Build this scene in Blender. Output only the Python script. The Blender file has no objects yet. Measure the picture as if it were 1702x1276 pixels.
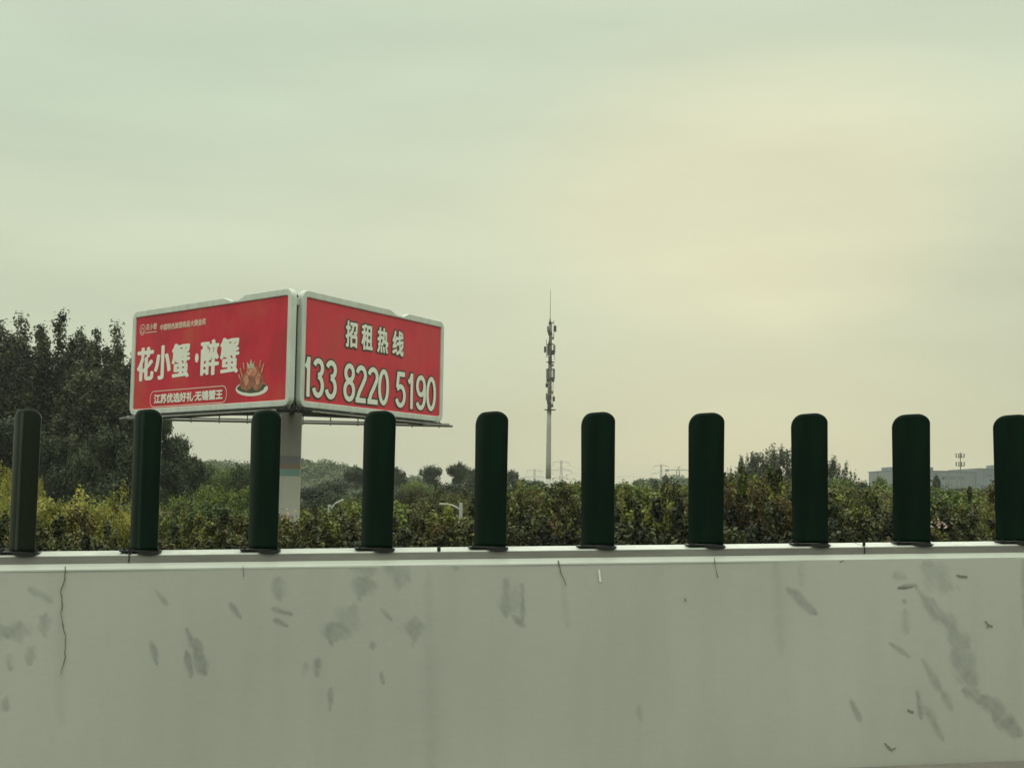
import bpy, math, random
import numpy as np
from mathutils import Vector, Matrix

# ------------------------------------------------------------------ camera, world, sun, exposure
scn = bpy.context.scene
COL = scn.collection
F = 2200.0
PITCH = math.atan((829 - 638) / F)
ROLL = math.radians(0.8)
EYE = Vector((0, 0, 1.5))
M3 = Matrix.Rotation(math.pi / 2 + PITCH, 3, 'X') @ Matrix.Rotation(ROLL, 3, 'Z')
cd = bpy.data.cameras.new('camera')
cd.sensor_width = 36.0
cd.lens = 36.0 * F / 1702.0
cd.clip_start = 0.05
cd.clip_end = 9000
cam = bpy.data.objects.new('camera', cd)
cam.matrix_world = Matrix.Translation(EYE) @ M3.to_4x4()
COL.objects.link(cam)
scn.camera = cam

SUN_AZ, SUN_EL = math.radians(10.5), math.radians(13)
sun_dir = Vector((math.sin(SUN_AZ) * math.cos(SUN_EL), math.cos(SUN_AZ) * math.cos(SUN_EL), math.sin(SUN_EL)))

def srgb(r, g, b):
    f = lambda c: (c / 255 / 12.92) if c / 255 <= 0.04045 else ((c / 255 + 0.055) / 1.055) ** 2.4
    return (f(r), f(g), f(b), 1.0)

world = bpy.data.worlds.new('World')
scn.world = world
world.use_nodes = True
nt = world.node_tree
nt.nodes.clear()
def N(t, typ, **kw):
    n = t.nodes.new(typ)
    for k, v in kw.items():
        setattr(n, k, v)
    return n
out = N(nt, 'ShaderNodeOutputWorld')
sky = N(nt, 'ShaderNodeTexSky', sky_type='NISHITA', sun_disc=False, sun_elevation=SUN_EL, sun_rotation=SUN_AZ)
bg1 = N(nt, 'ShaderNodeBackground'); bg1.inputs[1].default_value = 0.06
nt.links.new(sky.outputs[0], bg1.inputs[0])
tc = N(nt, 'ShaderNodeTexCoord')
sep = N(nt, 'ShaderNodeSeparateXYZ'); nt.links.new(tc.outputs['Generated'], sep.inputs[0])
# cloud deck: brightness and tint by elevation, warm patch where the sun stands behind the cloud
ns1 = N(nt, 'ShaderNodeTexNoise'); ns1.inputs['Scale'].default_value = 2.2; ns1.inputs['Detail'].default_value = 4; ns1.inputs['Roughness'].default_value = 0.5
mp = N(nt, 'ShaderNodeMapping'); mp.inputs['Scale'].default_value = (1, 1, 4.0); mp.inputs['Rotation'].default_value = (0, 0.10, 0)
nt.links.new(tc.outputs['Generated'], mp.inputs[0]); nt.links.new(mp.outputs[0], ns1.inputs['Vector'])
def math_node(t, op, a=None, b=None, c=None, clamp=False):
    n = N(t, 'ShaderNodeMath', operation=op, use_clamp=clamp)
    for i, v in enumerate((a, b, c)):
        if v is None: continue
        if isinstance(v, (int, float)): n.inputs[i].default_value = v
        else: t.links.new(v, n.inputs[i])
    return n.outputs[0]
wob = math_node(nt, 'MULTIPLY_ADD', ns1.outputs['Fac'], 0.13, -0.065)
el = math_node(nt, 'MULTIPLY_ADD', sep.outputs['X'], -0.16, math_node(nt, 'ADD', sep.outputs['Z'], wob))   # the cloud layers slope across the sky
ramp = N(nt, 'ShaderNodeValToRGB')
cr = ramp.color_ramp
cr.elements[0].position = 0.0; cr.elements[0].color = srgb(184, 191, 165)
cr.elements[1].position = 1.0; cr.elements[1].color = srgb(248, 252, 236)
for p, c in ((0.06, (189, 196, 170)), (0.14, (200, 208, 181)), (0.23, (209, 217, 189)), (0.30, (204, 217, 192)), (0.36, (203, 217, 193)), (0.5, (222, 231, 212)), (0.75, (242, 247, 231))):
    e = cr.elements.new(p); e.color = srgb(*c)
nt.links.new(el, ramp.inputs[0])
# warm veil round the hidden sun
dotn = N(nt, 'ShaderNodeVectorMath', operation='DOT_PRODUCT')
nrmz = N(nt, 'ShaderNodeVectorMath', operation='NORMALIZE')
flat = N(nt, 'ShaderNodeVectorMath', operation='MULTIPLY'); flat.inputs[1].default_value = (1, 1, 1.7)
nt.links.new(tc.outputs['Generated'], flat.inputs[0]); nt.links.new(flat.outputs[0], nrmz.inputs[0]); nt.links.new(nrmz.outputs[0], dotn.inputs[0])
dotn.inputs[1].default_value = tuple(Vector((sun_dir.x, sun_dir.y, sun_dir.z * 1.7)).normalized())
g1 = N(nt, 'ShaderNodeMapRange', interpolation_type='SMOOTHSTEP')
g1.inputs['From Min'].default_value = 0.980; g1.inputs['From Max'].default_value = 1.0
nt.links.new(math_node(nt, 'ADD', dotn.outputs['Value'], math_node(nt, 'MULTIPLY', wob, 0.25)), g1.inputs['Value'])
glowmix = N(nt, 'ShaderNodeMix', data_type='RGBA', blend_type='MIX')
nt.links.new(math_node(nt, 'MULTIPLY', g1.outputs[0], 0.46), glowmix.inputs['Factor'])
nt.links.new(ramp.outputs[0], glowmix.inputs['A']); glowmix.inputs['B'].default_value = srgb(226, 223, 188)
# soft darker cloud folds
ns2 = N(nt, 'ShaderNodeTexNoise'); ns2.inputs['Scale'].default_value = 1.6; ns2.inputs['Detail'].default_value = 5; ns2.inputs['Roughness'].default_value = 0.5
mp2 = N(nt, 'ShaderNodeMapping'); mp2.inputs['Scale'].default_value = (1.2, 1.2, 7); mp2.inputs['Rotation'].default_value = (0.05, -0.16, 0.3); mp2.inputs['Location'].default_value = (3.1, 1.7, 0.4)
nt.links.new(tc.outputs['Generated'], mp2.inputs[0]); nt.links.new(mp2.outputs[0], ns2.inputs['Vector'])
mr = N(nt, 'ShaderNodeMapRange'); mr.inputs['From Min'].default_value = 0.3; mr.inputs['From Max'].default_value = 0.7; mr.inputs['To Min'].default_value = 0.90; mr.inputs['To Max'].default_value = 1.07
nt.links.new(ns2.outputs['Fac'], mr.inputs['Value'])
mul = N(nt, 'ShaderNodeMix', data_type='RGBA', blend_type='MULTIPLY'); mul.inputs['Factor'].default_value = 1
comb = N(nt, 'ShaderNodeCombineXYZ')
zen = N(nt, 'ShaderNodeMapRange', interpolation_type='SMOOTHSTEP')   # an overcast sky brightens towards the zenith
zen.inputs['From Min'].default_value = 0.30; zen.inputs['From Max'].default_value = 1.0; zen.inputs['To Min'].default_value = 1.0; zen.inputs['To Max'].default_value = 2.3
nt.links.new(sep.outputs['Z'], zen.inputs['Value'])
fold = math_node(nt, 'MULTIPLY', mr.outputs[0], zen.outputs[0])
for i in range(3): nt.links.new(fold, comb.inputs[i])
nt.links.new(glowmix.outputs['Result'], mul.inputs['A']); nt.links.new(comb.outputs[0], mul.inputs['B'])
bg2 = N(nt, 'ShaderNodeBackground'); bg2.inputs[1].default_value = 1.0
nt.links.new(mul.outputs['Result'], bg2.inputs[0])
mixs = N(nt, 'ShaderNodeMixShader'); mixs.inputs[0].default_value = 0.94
nt.links.new(bg1.outputs[0], mixs.inputs[1]); nt.links.new(bg2.outputs[0], mixs.inputs[2]); nt.links.new(mixs.outputs[0], out.inputs[0])

sl = bpy.data.lights.new('sun', 'SUN'); sl.energy = 0.5; sl.angle = math.radians(25); sl.color = (1.0, 0.96, 0.86)
so = bpy.data.objects.new('sun', sl); so.rotation_euler = (-sun_dir).to_track_quat('-Z', 'Y').to_euler(); COL.objects.link(so)
scn.view_settings.view_transform = 'Standard'
scn.view_settings.look = 'None'
scn.view_settings.exposure = 0.0
scn.view_settings.gamma = 1.0
scn.view_settings.use_curve_mapping = False
scn.cycles.volume_bounces = 0
scn.cycles.max_bounces = 6
scn.cycles.transparent_max_bounces = 8

# ------------------------------------------------------------------ helpers
def P(px, py, D):
    """a point seen at photo pixel (px, py), D metres ahead"""
    d = M3 @ Vector(((px - 851) / F, (638 - py) / F, -1))
    return EYE + d * (D / d.y)
def onplane(px, py, y0, m):
    d = M3 @ Vector(((px - 851) / F, (638 - py) / F, -1))
    return EYE + d * (y0 / (d.y - m * d.x))

class MB:
    def __init__(s): s.v = []; s.f = []
    def add(s, vs, fs):
        k = len(s.v); s.v += [tuple(v) for v in vs]; s.f += [tuple(i + k for i in f) for f in fs]; return s
    def box(s, c, size, ax=None):
        c = Vector(c); hx, hy, hz = [q / 2 for q in size]
        ax = ax or (Vector((1, 0, 0)), Vector((0, 1, 0)), Vector((0, 0, 1)))
        vs = [c + ax[0] * (hx * a) + ax[1] * (hy * b) + ax[2] * (hz * d) for a in (-1, 1) for b in (-1, 1) for d in (-1, 1)]
        return s.add(vs, [(0, 1, 3, 2), (4, 6, 7, 5), (0, 4, 5, 1), (2, 3, 7, 6), (0, 2, 6, 4), (1, 5, 7, 3)])
    def tube(s, pts, r, n=6, r2=None, cap=True):
        pts = [Vector(p) for p in pts]; m = len(pts); rings = []
        for i, p in enumerate(pts):
            t = (pts[min(i + 1, m - 1)] - pts[max(i - 1, 0)]).normalized()
            a = t.orthogonal().normalized() if abs(t.z) < 0.95 else (Vector((1, 0, 0)) - t * t.x).normalized()
            b = t.cross(a)
            rr = r if r2 is None else r + (r2 - r) * i / (m - 1)
            rings.append([p + (a * math.cos(2 * math.pi * k / n) + b * math.sin(2 * math.pi * k / n)) * rr for k in range(n)])
        vs = [v for rg in rings for v in rg]; fs = []
        for i in range(m - 1):
            for k in range(n):
                fs.append((i * n + k, i * n + (k + 1) % n, (i + 1) * n + (k + 1) % n, (i + 1) * n + k))
        if cap: fs += [tuple(range(n))[::-1], tuple((m - 1) * n + k for k in range(n))]
        return s.add(vs, fs)
    def prism(s, poly, fn, w0, w1, holes=None):
        """poly in (u,v); fn(u,v,w) -> point; extruded from w0 (back) to w1 (front)"""
        n = len(poly); vs = [fn(u, v, w0) for u, v in poly] + [fn(u, v, w1) for u, v in poly]
        fs = [tuple(range(n))[::-1], tuple(range(n, 2 * n))] + [(i, (i + 1) % n, n + (i + 1) % n, n + i) for i in range(n)]
        return s.add(vs, fs)
    def build(s, name, mat, parent=None, origin=None, smooth=False, bevel=0):
        me = bpy.data.meshes.new(name)
        o0 = Vector(origin) if origin is not None else Vector((0, 0, 0))
        me.from_pydata([tuple(Vector(v) - o0) for v in s.v], [], s.f)
        me.materials.append(mat)
        if smooth:
            me.polygons.foreach_set('use_smooth', [True] * len(me.polygons))
        me.update()
        o = bpy.data.objects.new(name, me); COL.objects.link(o)
        if parent is not None: o.parent = parent
        elif origin is not None: o.location = o0
        if bevel:
            b = o.modifiers.new('bevel', 'BEVEL'); b.width = bevel; b.segments = 2; b.limit_method = 'ANGLE'
        return o

def tag(o, label=None, cat=None, group=None, kind=None):
    if label: o['label'] = label
    if cat: o['category'] = cat
    if group: o['group'] = group
    if kind: o['kind'] = kind
    return o
def empty(name, loc, label, cat, group=None, rz=0):
    o = bpy.data.objects.new(name, None); COL.objects.link(o)
    o.location = loc; o.rotation_euler = (0, 0, rz); o.empty_display_size = 0.2
    return tag(o, label, cat, group)
def copy_tree(o, parent=None):
    c = o.copy(); COL.objects.link(c)
    if parent is not None: c.parent = parent
    for ch in list(o.children): copy_tree(ch, c)
    return c

# ------------------------------------------------------------------ materials
def mat(name, base, rough=0.8, metal=0.0, var=0.0, vscale=5.0, bump=0.0, bscale=40.0, spec=None, base2=None, coord='Object', stretch=(1, 1, 1)):
    m = bpy.data.materials.new(name); m.use_nodes = True
    t = m.node_tree; b = t.nodes['Principled BSDF']
    b.inputs['Roughness'].default_value = rough; b.inputs['Metallic'].default_value = metal
    if spec is not None: b.inputs['Specular IOR Level'].default_value = spec
    c4 = tuple(base) + (1,) if len(base) == 3 else base
    b.inputs['Base Color'].default_value = c4
    tcn = N(t, 'ShaderNodeTexCoord'); mpn = N(t, 'ShaderNodeMapping'); mpn.inputs['Scale'].default_value = stretch
    t.links.new(tcn.outputs[coord], mpn.inputs[0])
    if var > 0 or base2 is not None:
        nz = N(t, 'ShaderNodeTexNoise'); nz.inputs['Scale'].default_value = vscale; nz.inputs['Detail'].default_value = 6; nz.inputs['Roughness'].default_value = 0.6
        t.links.new(mpn.outputs[0], nz.inputs['Vector'])
        r = N(t, 'ShaderNodeValToRGB'); t.links.new(nz.outputs['Fac'], r.inputs[0])
        r.color_ramp.elements[0].position = 0.32; r.color_ramp.elements[1].position = 0.68
        if base2 is not None: a, c = c4, tuple(base2) + (1,)
        else: a = tuple(x * (1 - var) for x in c4[:3]) + (1,); c = tuple(min(1, x * (1 + var)) for x in c4[:3]) + (1,)
        r.color_ramp.elements[0].color = a; r.color_ramp.elements[1].color = c
        t.links.new(r.outputs[0], b.inputs['Base Color'])
    if bump > 0:
        nb = N(t, 'ShaderNodeTexNoise'); nb.inputs['Scale'].default_value = bscale; nb.inputs['Detail'].default_value = 5
        t.links.new(mpn.outputs[0], nb.inputs['Vector'])
        bp = N(t, 'ShaderNodeBump'); bp.inputs['Strength'].default_value = bump; bp.inputs['Distance'].default_value = 0.01
        t.links.new(nb.outputs['Fac'], bp.inputs['Height']); t.links.new(bp.outputs[0], b.inputs['Normal'])
    return m

def leaf_mat(name, dark, mid, light, accent=None, trans=0.25, nscale=1.6):
    m = bpy.data.materials.new(name); m.use_nodes = True
    t = m.node_tree; b = t.nodes['Principled BSDF']; o = t.nodes['Material Output']
    b.inputs['Roughness'].default_value = 0.55; b.inputs['Specular IOR Level'].default_value = 0.3
    at = N(t, 'ShaderNodeAttribute', attribute_name='tone')
    oi = N(t, 'ShaderNodeObjectInfo')
    geo = N(t, 'ShaderNodeNewGeometry')
    nz = N(t, 'ShaderNodeTexNoise'); nz.inputs['Scale'].default_value = nscale; nz.inputs['Detail'].default_value = 3
    t.links.new(geo.outputs['Position'], nz.inputs['Vector'])
    s1 = math_node(t, 'MULTIPLY_ADD', nz.outputs['Fac'], 0.9, -0.45)
    s2 = math_node(t, 'MULTIPLY_ADD', oi.outputs['Random'], 0.3, -0.15)
    s = math_node(t, 'ADD', math_node(t, 'ADD', at.outputs['Fac'], s1), s2)
    r = N(t, 'ShaderNodeValToRGB'); t.links.new(s, r.inputs[0])
    e = r.color_ramp.elements
    e[0].position = 0.1; e[0].color = dark + (1,); e[1].position = 0.9; e[1].color = light + (1,)
    q = e.new(0.5); q.color = mid + (1,)
    col = r.outputs[0]
    if accent:
        nz2 = N(t, 'ShaderNodeTexNoise'); nz2.inputs['Scale'].default_value = nscale * 0.7; nz2.inputs['Detail'].default_value = 2
        mpn = N(t, 'ShaderNodeMapping'); mpn.inputs['Location'].default_value = (13, 7, 3)
        t.links.new(geo.outputs['Position'], mpn.inputs[0]); t.links.new(mpn.outputs[0], nz2.inputs['Vector'])
        q1 = math_node(t, 'MULTIPLY_ADD', nz2.outputs['Fac'], 5.0, -2.7, clamp=True)
        q2 = math_node(t, 'MULTIPLY', q1, math_node(t, 'MULTIPLY_ADD', at.outputs['Fac'], 0.9, 0.1))
        mx = N(t, 'ShaderNodeMix', data_type='RGBA'); t.links.new(q2, mx.inputs['Factor']); t.links.new(col, mx.inputs['A']); mx.inputs['B'].default_value = accent + (1,)
        col = mx.outputs['Result']
    t.links.new(col, b.inputs['Base Color'])
    tr = N(t, 'ShaderNodeBsdfTranslucent'); t.links.new(col, tr.inputs[0])
    ms = N(t, 'ShaderNodeMixShader'); ms.inputs[0].default_value = trans
    t.links.new(b.outputs[0], ms.inputs[1]); t.links.new(tr.outputs[0], ms.inputs[2]); t.links.new(ms.outputs[0], o.inputs['Surface'])
    return m

LM = dict(
    shrub=leaf_mat('shrub_leaves', (0.016, 0.024, 0.006), (0.068, 0.080, 0.018), (0.23, 0.24, 0.06), accent=(0.17, 0.095, 0.03), nscale=2.2, trans=0.15),
    brown=leaf_mat('reddish_shrub_leaves', (0.024, 0.020, 0.007), (0.092, 0.070, 0.020), (0.19, 0.145, 0.045), nscale=2.2, trans=0.15),
    fresh=leaf_mat('fresh_shrub_leaves', (0.022, 0.034, 0.007), (0.11, 0.13, 0.025), (0.30, 0.31, 0.07), nscale=2.2, trans=0.15),
    low=leaf_mat('dark_shrub_leaves', (0.010, 0.015, 0.006), (0.035, 0.045, 0.014), (0.15, 0.16, 0.06), accent=(0.08, 0.045, 0.025), nscale=2.6, trans=0.1),
    yellow=leaf_mat('yellow_green_leaves', (0.13, 0.145, 0.025), (0.34, 0.335, 0.065), (0.54, 0.50, 0.14)),
    poplar=leaf_mat('poplar_leaves', (0.018, 0.024, 0.011), (0.052, 0.060, 0.026), (0.14, 0.148, 0.075), trans=0.12, nscale=0.5),
    green=leaf_mat('green_tree_leaves', (0.016, 0.032, 0.006), (0.080, 0.120, 0.020), (0.22, 0.27, 0.055), trans=0.2, nscale=0.6),
    olive=leaf_mat('olive_tree_leaves', (0.024, 0.032, 0.008), (0.085, 0.095, 0.022), (0.21, 0.21, 0.06), accent=(0.16, 0.088, 0.03), nscale=0.8),
    dark=leaf_mat('dark_tree_leaves', (0.016, 0.026, 0.011), (0.042, 0.060, 0.026), (0.085, 0.110, 0.048), trans=0.1, nscale=0.4),
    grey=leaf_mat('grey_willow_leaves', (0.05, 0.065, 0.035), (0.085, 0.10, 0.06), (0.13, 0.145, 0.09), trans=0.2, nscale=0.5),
    hill=leaf_mat('hillside_leaves', (0.040, 0.065, 0.025), (0.085, 0.12, 0.045), (0.15, 0.18, 0.075), trans=0.1, nscale=0.06),
    flower=leaf_mat('pink_blossom', (0.45, 0.28, 0.24), (0.6, 0.42, 0.36), (0.75, 0.62, 0.52)),
)
M = dict(
    bark=mat('bark', (0.09, 0.07, 0.05), 0.9, var=0.35, vscale=8, bump=0.4, bscale=30),
    panel=mat('green_plastic', (0.0016, 0.0125, 0.0062), 0.42, var=0.5, vscale=7, bump=0.05, bscale=25, spec=0.10, stretch=(1, 1, 0.15)),
    rib=mat('green_sheen_rib', (0.006, 0.018, 0.010), 0.45, base2=(0.016, 0.030, 0.020), vscale=9, spec=0.14, stretch=(1, 1, 0.2)),  # paler than the blade, a centre sheen put into the colour
    rib_old=mat('dusty_sheen_rib', (0.020, 0.026, 0.015), 0.45, base2=(0.045, 0.048, 0.032), vscale=7, spec=0.35, stretch=(1, 1, 0.2)),  # dusty, and paler still to paint the leftmost blade's sheen
    panel_old=mat('weathered_green_plastic', (0.004, 0.009, 0.003), 0.42, base2=(0.011, 0.016, 0.006), vscale=4, spec=0.18, stretch=(1, 1, 0.2)),
    bracket=mat('black_steel', (0.02, 0.02, 0.02), 0.5, 0.4, var=0.3),
    galv=mat('skylit_rail_steel', (0.52, 0.55, 0.49), 0.45, 0.0, var=0.12, vscale=14),  # rail top, made paler than the rail face to look sky-lit
    riser=mat('grey_rail_steel', (0.19, 0.18, 0.165), 0.6, 0.1, base2=(0.27, 0.27, 0.24), vscale=3, bump=0.1, stretch=(1, 1, 4)),
    crack=mat('crack_shadow', (0.17, 0.17, 0.14), 0.95),
    footing=mat('footing_concrete', (0.19, 0.18, 0.155), 0.85, var=0.15, vscale=5, bump=0.3, bscale=60),
    skylit_top=mat('skylit_bevel', (0.52, 0.55, 0.49), 0.6, var=0.05, vscale=4),  # paler than the wall: the bevel's sky light is in the colour
    chip=mat('pale_chip', (0.85, 0.85, 0.78), 0.8),
    scuff=mat('dark_scuff', (0.22, 0.225, 0.195), 0.9),
    asphalt=mat('asphalt', (0.05, 0.05, 0.048), 0.9, var=0.25, vscale=20, bump=0.6, bscale=150),
    roadpaint=mat('road_paint', (0.7, 0.7, 0.66), 0.7, var=0.1, vscale=30),
    soil=mat('verge_soil', (0.07, 0.065, 0.035), 0.95, base2=(0.06, 0.075, 0.03), vscale=0.5, bump=0.5, bscale=8),
    whiteframe=mat('pale_aluminium', (0.62, 0.66, 0.60), 0.45, 0.0, var=0.11, vscale=2.5, stretch=(1, 1, 0.3)),
    darksteel=mat('dark_steel', (0.055, 0.055, 0.05), 0.7, 0.2, var=0.3, vscale=2),
    greysteel=mat('grey_steel', (0.25, 0.25, 0.22), 0.6, 0.2, var=0.2, vscale=2),
    backsheet=mat('grey_back_sheet', (0.30, 0.31, 0.28), 0.7, var=0.12, vscale=1),
    polegrey=mat('pole_grey', (0.33, 0.32, 0.29), 0.6, base2=(0.38, 0.375, 0.34), vscale=0.6),
    polepale=mat('pole_pale_paint', (0.60, 0.59, 0.53), 0.6, base2=(0.66, 0.65, 0.59), vscale=0.5),
    bandslate=mat('band_slate', (0.24, 0.25, 0.28), 0.6, var=0.12, vscale=1.2),
    bandrust=mat('band_orange_brown', (0.36, 0.20, 0.14), 0.6, base2=(0.30, 0.27, 0.22), vscale=1.3),
    bandteal=mat('band_teal', (0.22, 0.40, 0.38), 0.6, base2=(0.30, 0.42, 0.38), vscale=0.9),
    letter=mat('pale_lettering', (0.88, 0.90, 0.80), 0.6, base2=(0.90, 0.86, 0.78), vscale=1.2),
    letterpink=mat('pinkish_lettering', (0.80, 0.55, 0.45), 0.6),
    outline=mat('dark_green_outline', (0.05, 0.055, 0.03), 0.6),
    plate=mat('print_plate', (0.82, 0.82, 0.72), 0.6),
    garnish=mat('print_garnish', (0.05, 0.07, 0.03), 0.6, var=0.4, vscale=6),
    crab=mat('print_crab', (0.50, 0.10, 0.05), 0.6, base2=(0.75, 0.42, 0.26), vscale=4),
    crabdark=mat('print_crab_shade', (0.22, 0.055, 0.03), 0.6, base2=(0.48, 0.20, 0.11), vscale=4),
    cream=mat('print_cream', (0.60, 0.50, 0.38), 0.6, var=0.2, vscale=6),
    mast=mat('mast_galvanised', (0.34, 0.35, 0.30), 0.6, 0.0, base2=(0.40, 0.405, 0.35), vscale=0.4, stretch=(1, 1, 0.3)),
    mastpale=mat('mast_base_pale', (0.48, 0.49, 0.44), 0.7, var=0.08, vscale=1),
    antenna=mat('antenna_grey', (0.20, 0.21, 0.17), 0.6, var=0.15),
    antennadark=mat('antenna_dark', (0.05, 0.055, 0.045), 0.6, var=0.2),
    pylon=mat('pylon_steel', (0.30, 0.31, 0.28), 0.6, 0.1),
    wall=mat('pale_cladding', (0.155, 0.18, 0.195), 0.7, base2=(0.18, 0.205, 0.215), vscale=0.05, stretch=(1, 1, 0.1)),
    cladblue=mat('blue_grey_cladding', (0.14, 0.18, 0.205), 0.6, var=0.06, vscale=0.05),
    glass=mat('dark_glazing', (0.09, 0.11, 0.125), 0.4, var=0.1),
    roofm=mat('roof_edge', (0.12, 0.13, 0.13), 0.8),
    lamp=mat('lamp_grey_paint', (0.46, 0.47, 0.44), 0.5),
)

def poster_mat(name, c1, c2, c3):
    m = bpy.data.materials.new(name); m.use_nodes = True
    t = m.node_tree; b = t.nodes['Principled BSDF']; b.inputs['Roughness'].default_value = 0.55; b.inputs['Specular IOR Level'].default_value = 0.25
    tcn = N(t, 'ShaderNodeTexCoord')
    nz = N(t, 'ShaderNodeTexNoise'); nz.inputs['Scale'].default_value = 0.35; nz.inputs['Detail'].default_value = 4
    t.links.new(tcn.outputs['Object'], nz.inputs['Vector'])
    r = N(t, 'ShaderNodeValToRGB'); t.links.new(nz.outputs['Fac'], r.inputs[0])
    e = r.color_ramp.elements; e[0].position = 0.38; e[0].color = c1 + (1,); e[1].position = 0.68; e[1].color = c3 + (1,); q = e.new(0.5); q.color = c2 + (1,)
    t.links.new(r.outputs[0], b.inputs['Base Color'])
    nw = N(t, 'ShaderNodeTexNoise'); nw.inputs['Scale'].default_value = 0.7; nw.inputs['Detail'].default_value = 3
    mw = N(t, 'ShaderNodeMapping'); mw.inputs['Scale'].default_value = (1, 1, 0.25); t.links.new(tcn.outputs['Object'], mw.inputs[0]); t.links.new(mw.outputs[0], nw.inputs['Vector'])
    bw = N(t, 'ShaderNodeBump'); bw.inputs['Strength'].default_value = 0.6; bw.inputs['Distance'].default_value = 0.25
    t.links.new(nw.outputs['Fac'], bw.inputs['Height']); t.links.new(bw.outputs[0], b.inputs['Normal'])
    return m
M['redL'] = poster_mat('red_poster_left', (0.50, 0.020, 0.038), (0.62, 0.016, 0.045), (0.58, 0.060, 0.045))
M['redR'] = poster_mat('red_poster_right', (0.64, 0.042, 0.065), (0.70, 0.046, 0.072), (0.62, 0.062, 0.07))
M['redsoft'] = mat('red_soft_shape', (0.48, 0.06, 0.055), 0.6, base2=(0.42, 0.035, 0.04), vscale=0.6)

# concrete of the barrier: stain attribute drives the dirt
def concrete():
    m = bpy.data.materials.new('painted_concrete'); m.use_nodes = True
    t = m.node_tree; b = t.nodes['Principled BSDF']; b.inputs['Roughness'].default_value = 0.75; b.inputs['Specular IOR Level'].default_value = 0.3
    tcn = N(t, 'ShaderNodeTexCoord')
    n1 = N(t, 'ShaderNodeTexNoise'); n1.inputs['Scale'].default_value = 0.9; n1.inputs['Detail'].default_value = 5
    mpn = N(t, 'ShaderNodeMapping'); mpn.inputs['Scale'].default_value = (1, 1, 0.5)
    t.links.new(tcn.outputs['Object'], mpn.inputs[0]); t.links.new(mpn.outputs[0], n1.inputs['Vector'])
    r = N(t, 'ShaderNodeValToRGB'); t.links.new(n1.outputs['Fac'], r.inputs[0])
    r.color_ramp.elements[0].position = 0.3; r.color_ramp.elements[0].color = (0.434, 0.438, 0.394, 1)
    r.color_ramp.elements[1].position = 0.7; r.color_ramp.elements[1].color = (0.502, 0.503, 0.455, 1)
    n2 = N(t, 'ShaderNodeTexNoise'); n2.inputs['Scale'].default_value = 60; n2.inputs['Detail'].default_value = 6
    mp2_ = N(t, 'ShaderNodeMapping'); mp2_.inputs['Scale'].default_value = (0.25, 0.25, 1)
    t.links.new(tcn.outputs['Object'], mp2_.inputs[0]); t.links.new(mp2_.outputs[0], n2.inputs['Vector'])
    mr_ = N(t, 'ShaderNodeMapRange'); mr_.inputs['To Min'].default_value = 0.955; mr_.inputs['To Max'].default_value = 1.035; t.links.new(n2.outputs['Fac'], mr_.inputs['Value'])
    cb = N(t, 'ShaderNodeCombineXYZ')
    nd = N(t, 'ShaderNodeTexNoise'); nd.inputs['Scale'].default_value = 9; nd.inputs['Detail'].default_value = 4     # rain streaks
    mpd = N(t, 'ShaderNodeMapping'); mpd.inputs['Scale'].default_value = (1, 1, 0.05); t.links.new(tcn.outputs['Object'], mpd.inputs[0]); t.links.new(mpd.outputs[0], nd.inputs['Vector'])
    md = N(t, 'ShaderNodeMapRange'); md.inputs['From Min'].default_value = 0.3; md.inputs['From Max'].default_value = 0.6; md.inputs['To Min'].default_value = 0.968; md.inputs['To Max'].default_value = 1.0; t.links.new(nd.outputs['Fac'], md.inputs['Value'])
    vo = N(t, 'ShaderNodeTexVoronoi'); vo.inputs['Scale'].default_value = 55; t.links.new(tcn.outputs['Object'], vo.inputs['Vector'])     # pin holes
    mv = N(t, 'ShaderNodeMapRange'); mv.inputs['From Min'].default_value = 0.05; mv.inputs['From Max'].default_value = 0.13; mv.inputs['To Min'].default_value = 0.80; mv.inputs['To Max'].default_value = 1.0; t.links.new(vo.outputs['Distance'], mv.inputs['Value'])
    tot = math_node(t, 'MULTIPLY', math_node(t, 'MULTIPLY', mr_.outputs[0], md.outputs[0]), mv.outputs[0])
    for i in range(3): t.links.new(tot, cb.inputs[i])
    m1 = N(t, 'ShaderNodeMix', data_type='RGBA', blend_type='MULTIPLY'); m1.inputs['Factor'].default_value = 1
    t.links.new(r.outputs[0], m1.inputs['A']); t.links.new(cb.outputs[0], m1.inputs['B'])
    at = N(t, 'ShaderNodeAttribute', attribute_name='stain')
    n3 = N(t, 'ShaderNodeTexNoise'); n3.inputs['Scale'].default_value = 16; n3.inputs['Detail'].default_value = 8; n3.inputs['Roughness'].default_value = 0.65
    t.links.new(tcn.outputs['Object'], n3.inputs['Vector'])
    fac = math_node(t, 'MULTIPLY', at.outputs['Fac'], math_node(t, 'MULTIPLY_ADD', n3.outputs['Fac'], 2.2, -0.15), clamp=True)
    m2 = N(t, 'ShaderNodeMix', data_type='RGBA'); t.links.new(fac, m2.inputs['Factor']); t.links.new(m1.outputs['Result'], m2.inputs['A']); m2.inputs['B'].default_value = (0.20, 0.21, 0.195, 1)
    t.links.new(m2.outputs['Result'], b.inputs['Base Color'])
    bp = N(t, 'ShaderNodeBump'); bp.inputs['Strength'].default_value = 0.12; bp.inputs['Distance'].default_value = 0.004
    n4 = N(t, 'ShaderNodeTexNoise'); n4.inputs['Scale'].default_value = 90; n4.inputs['Detail'].default_value = 5
    t.links.new(tcn.outputs['Object'], n4.inputs['Vector']); t.links.new(n4.outputs['Fac'], bp.inputs['Height']); t.links.new(bp.outputs[0], b.inputs['Normal'])
    return m
M['concrete'] = concrete()

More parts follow.
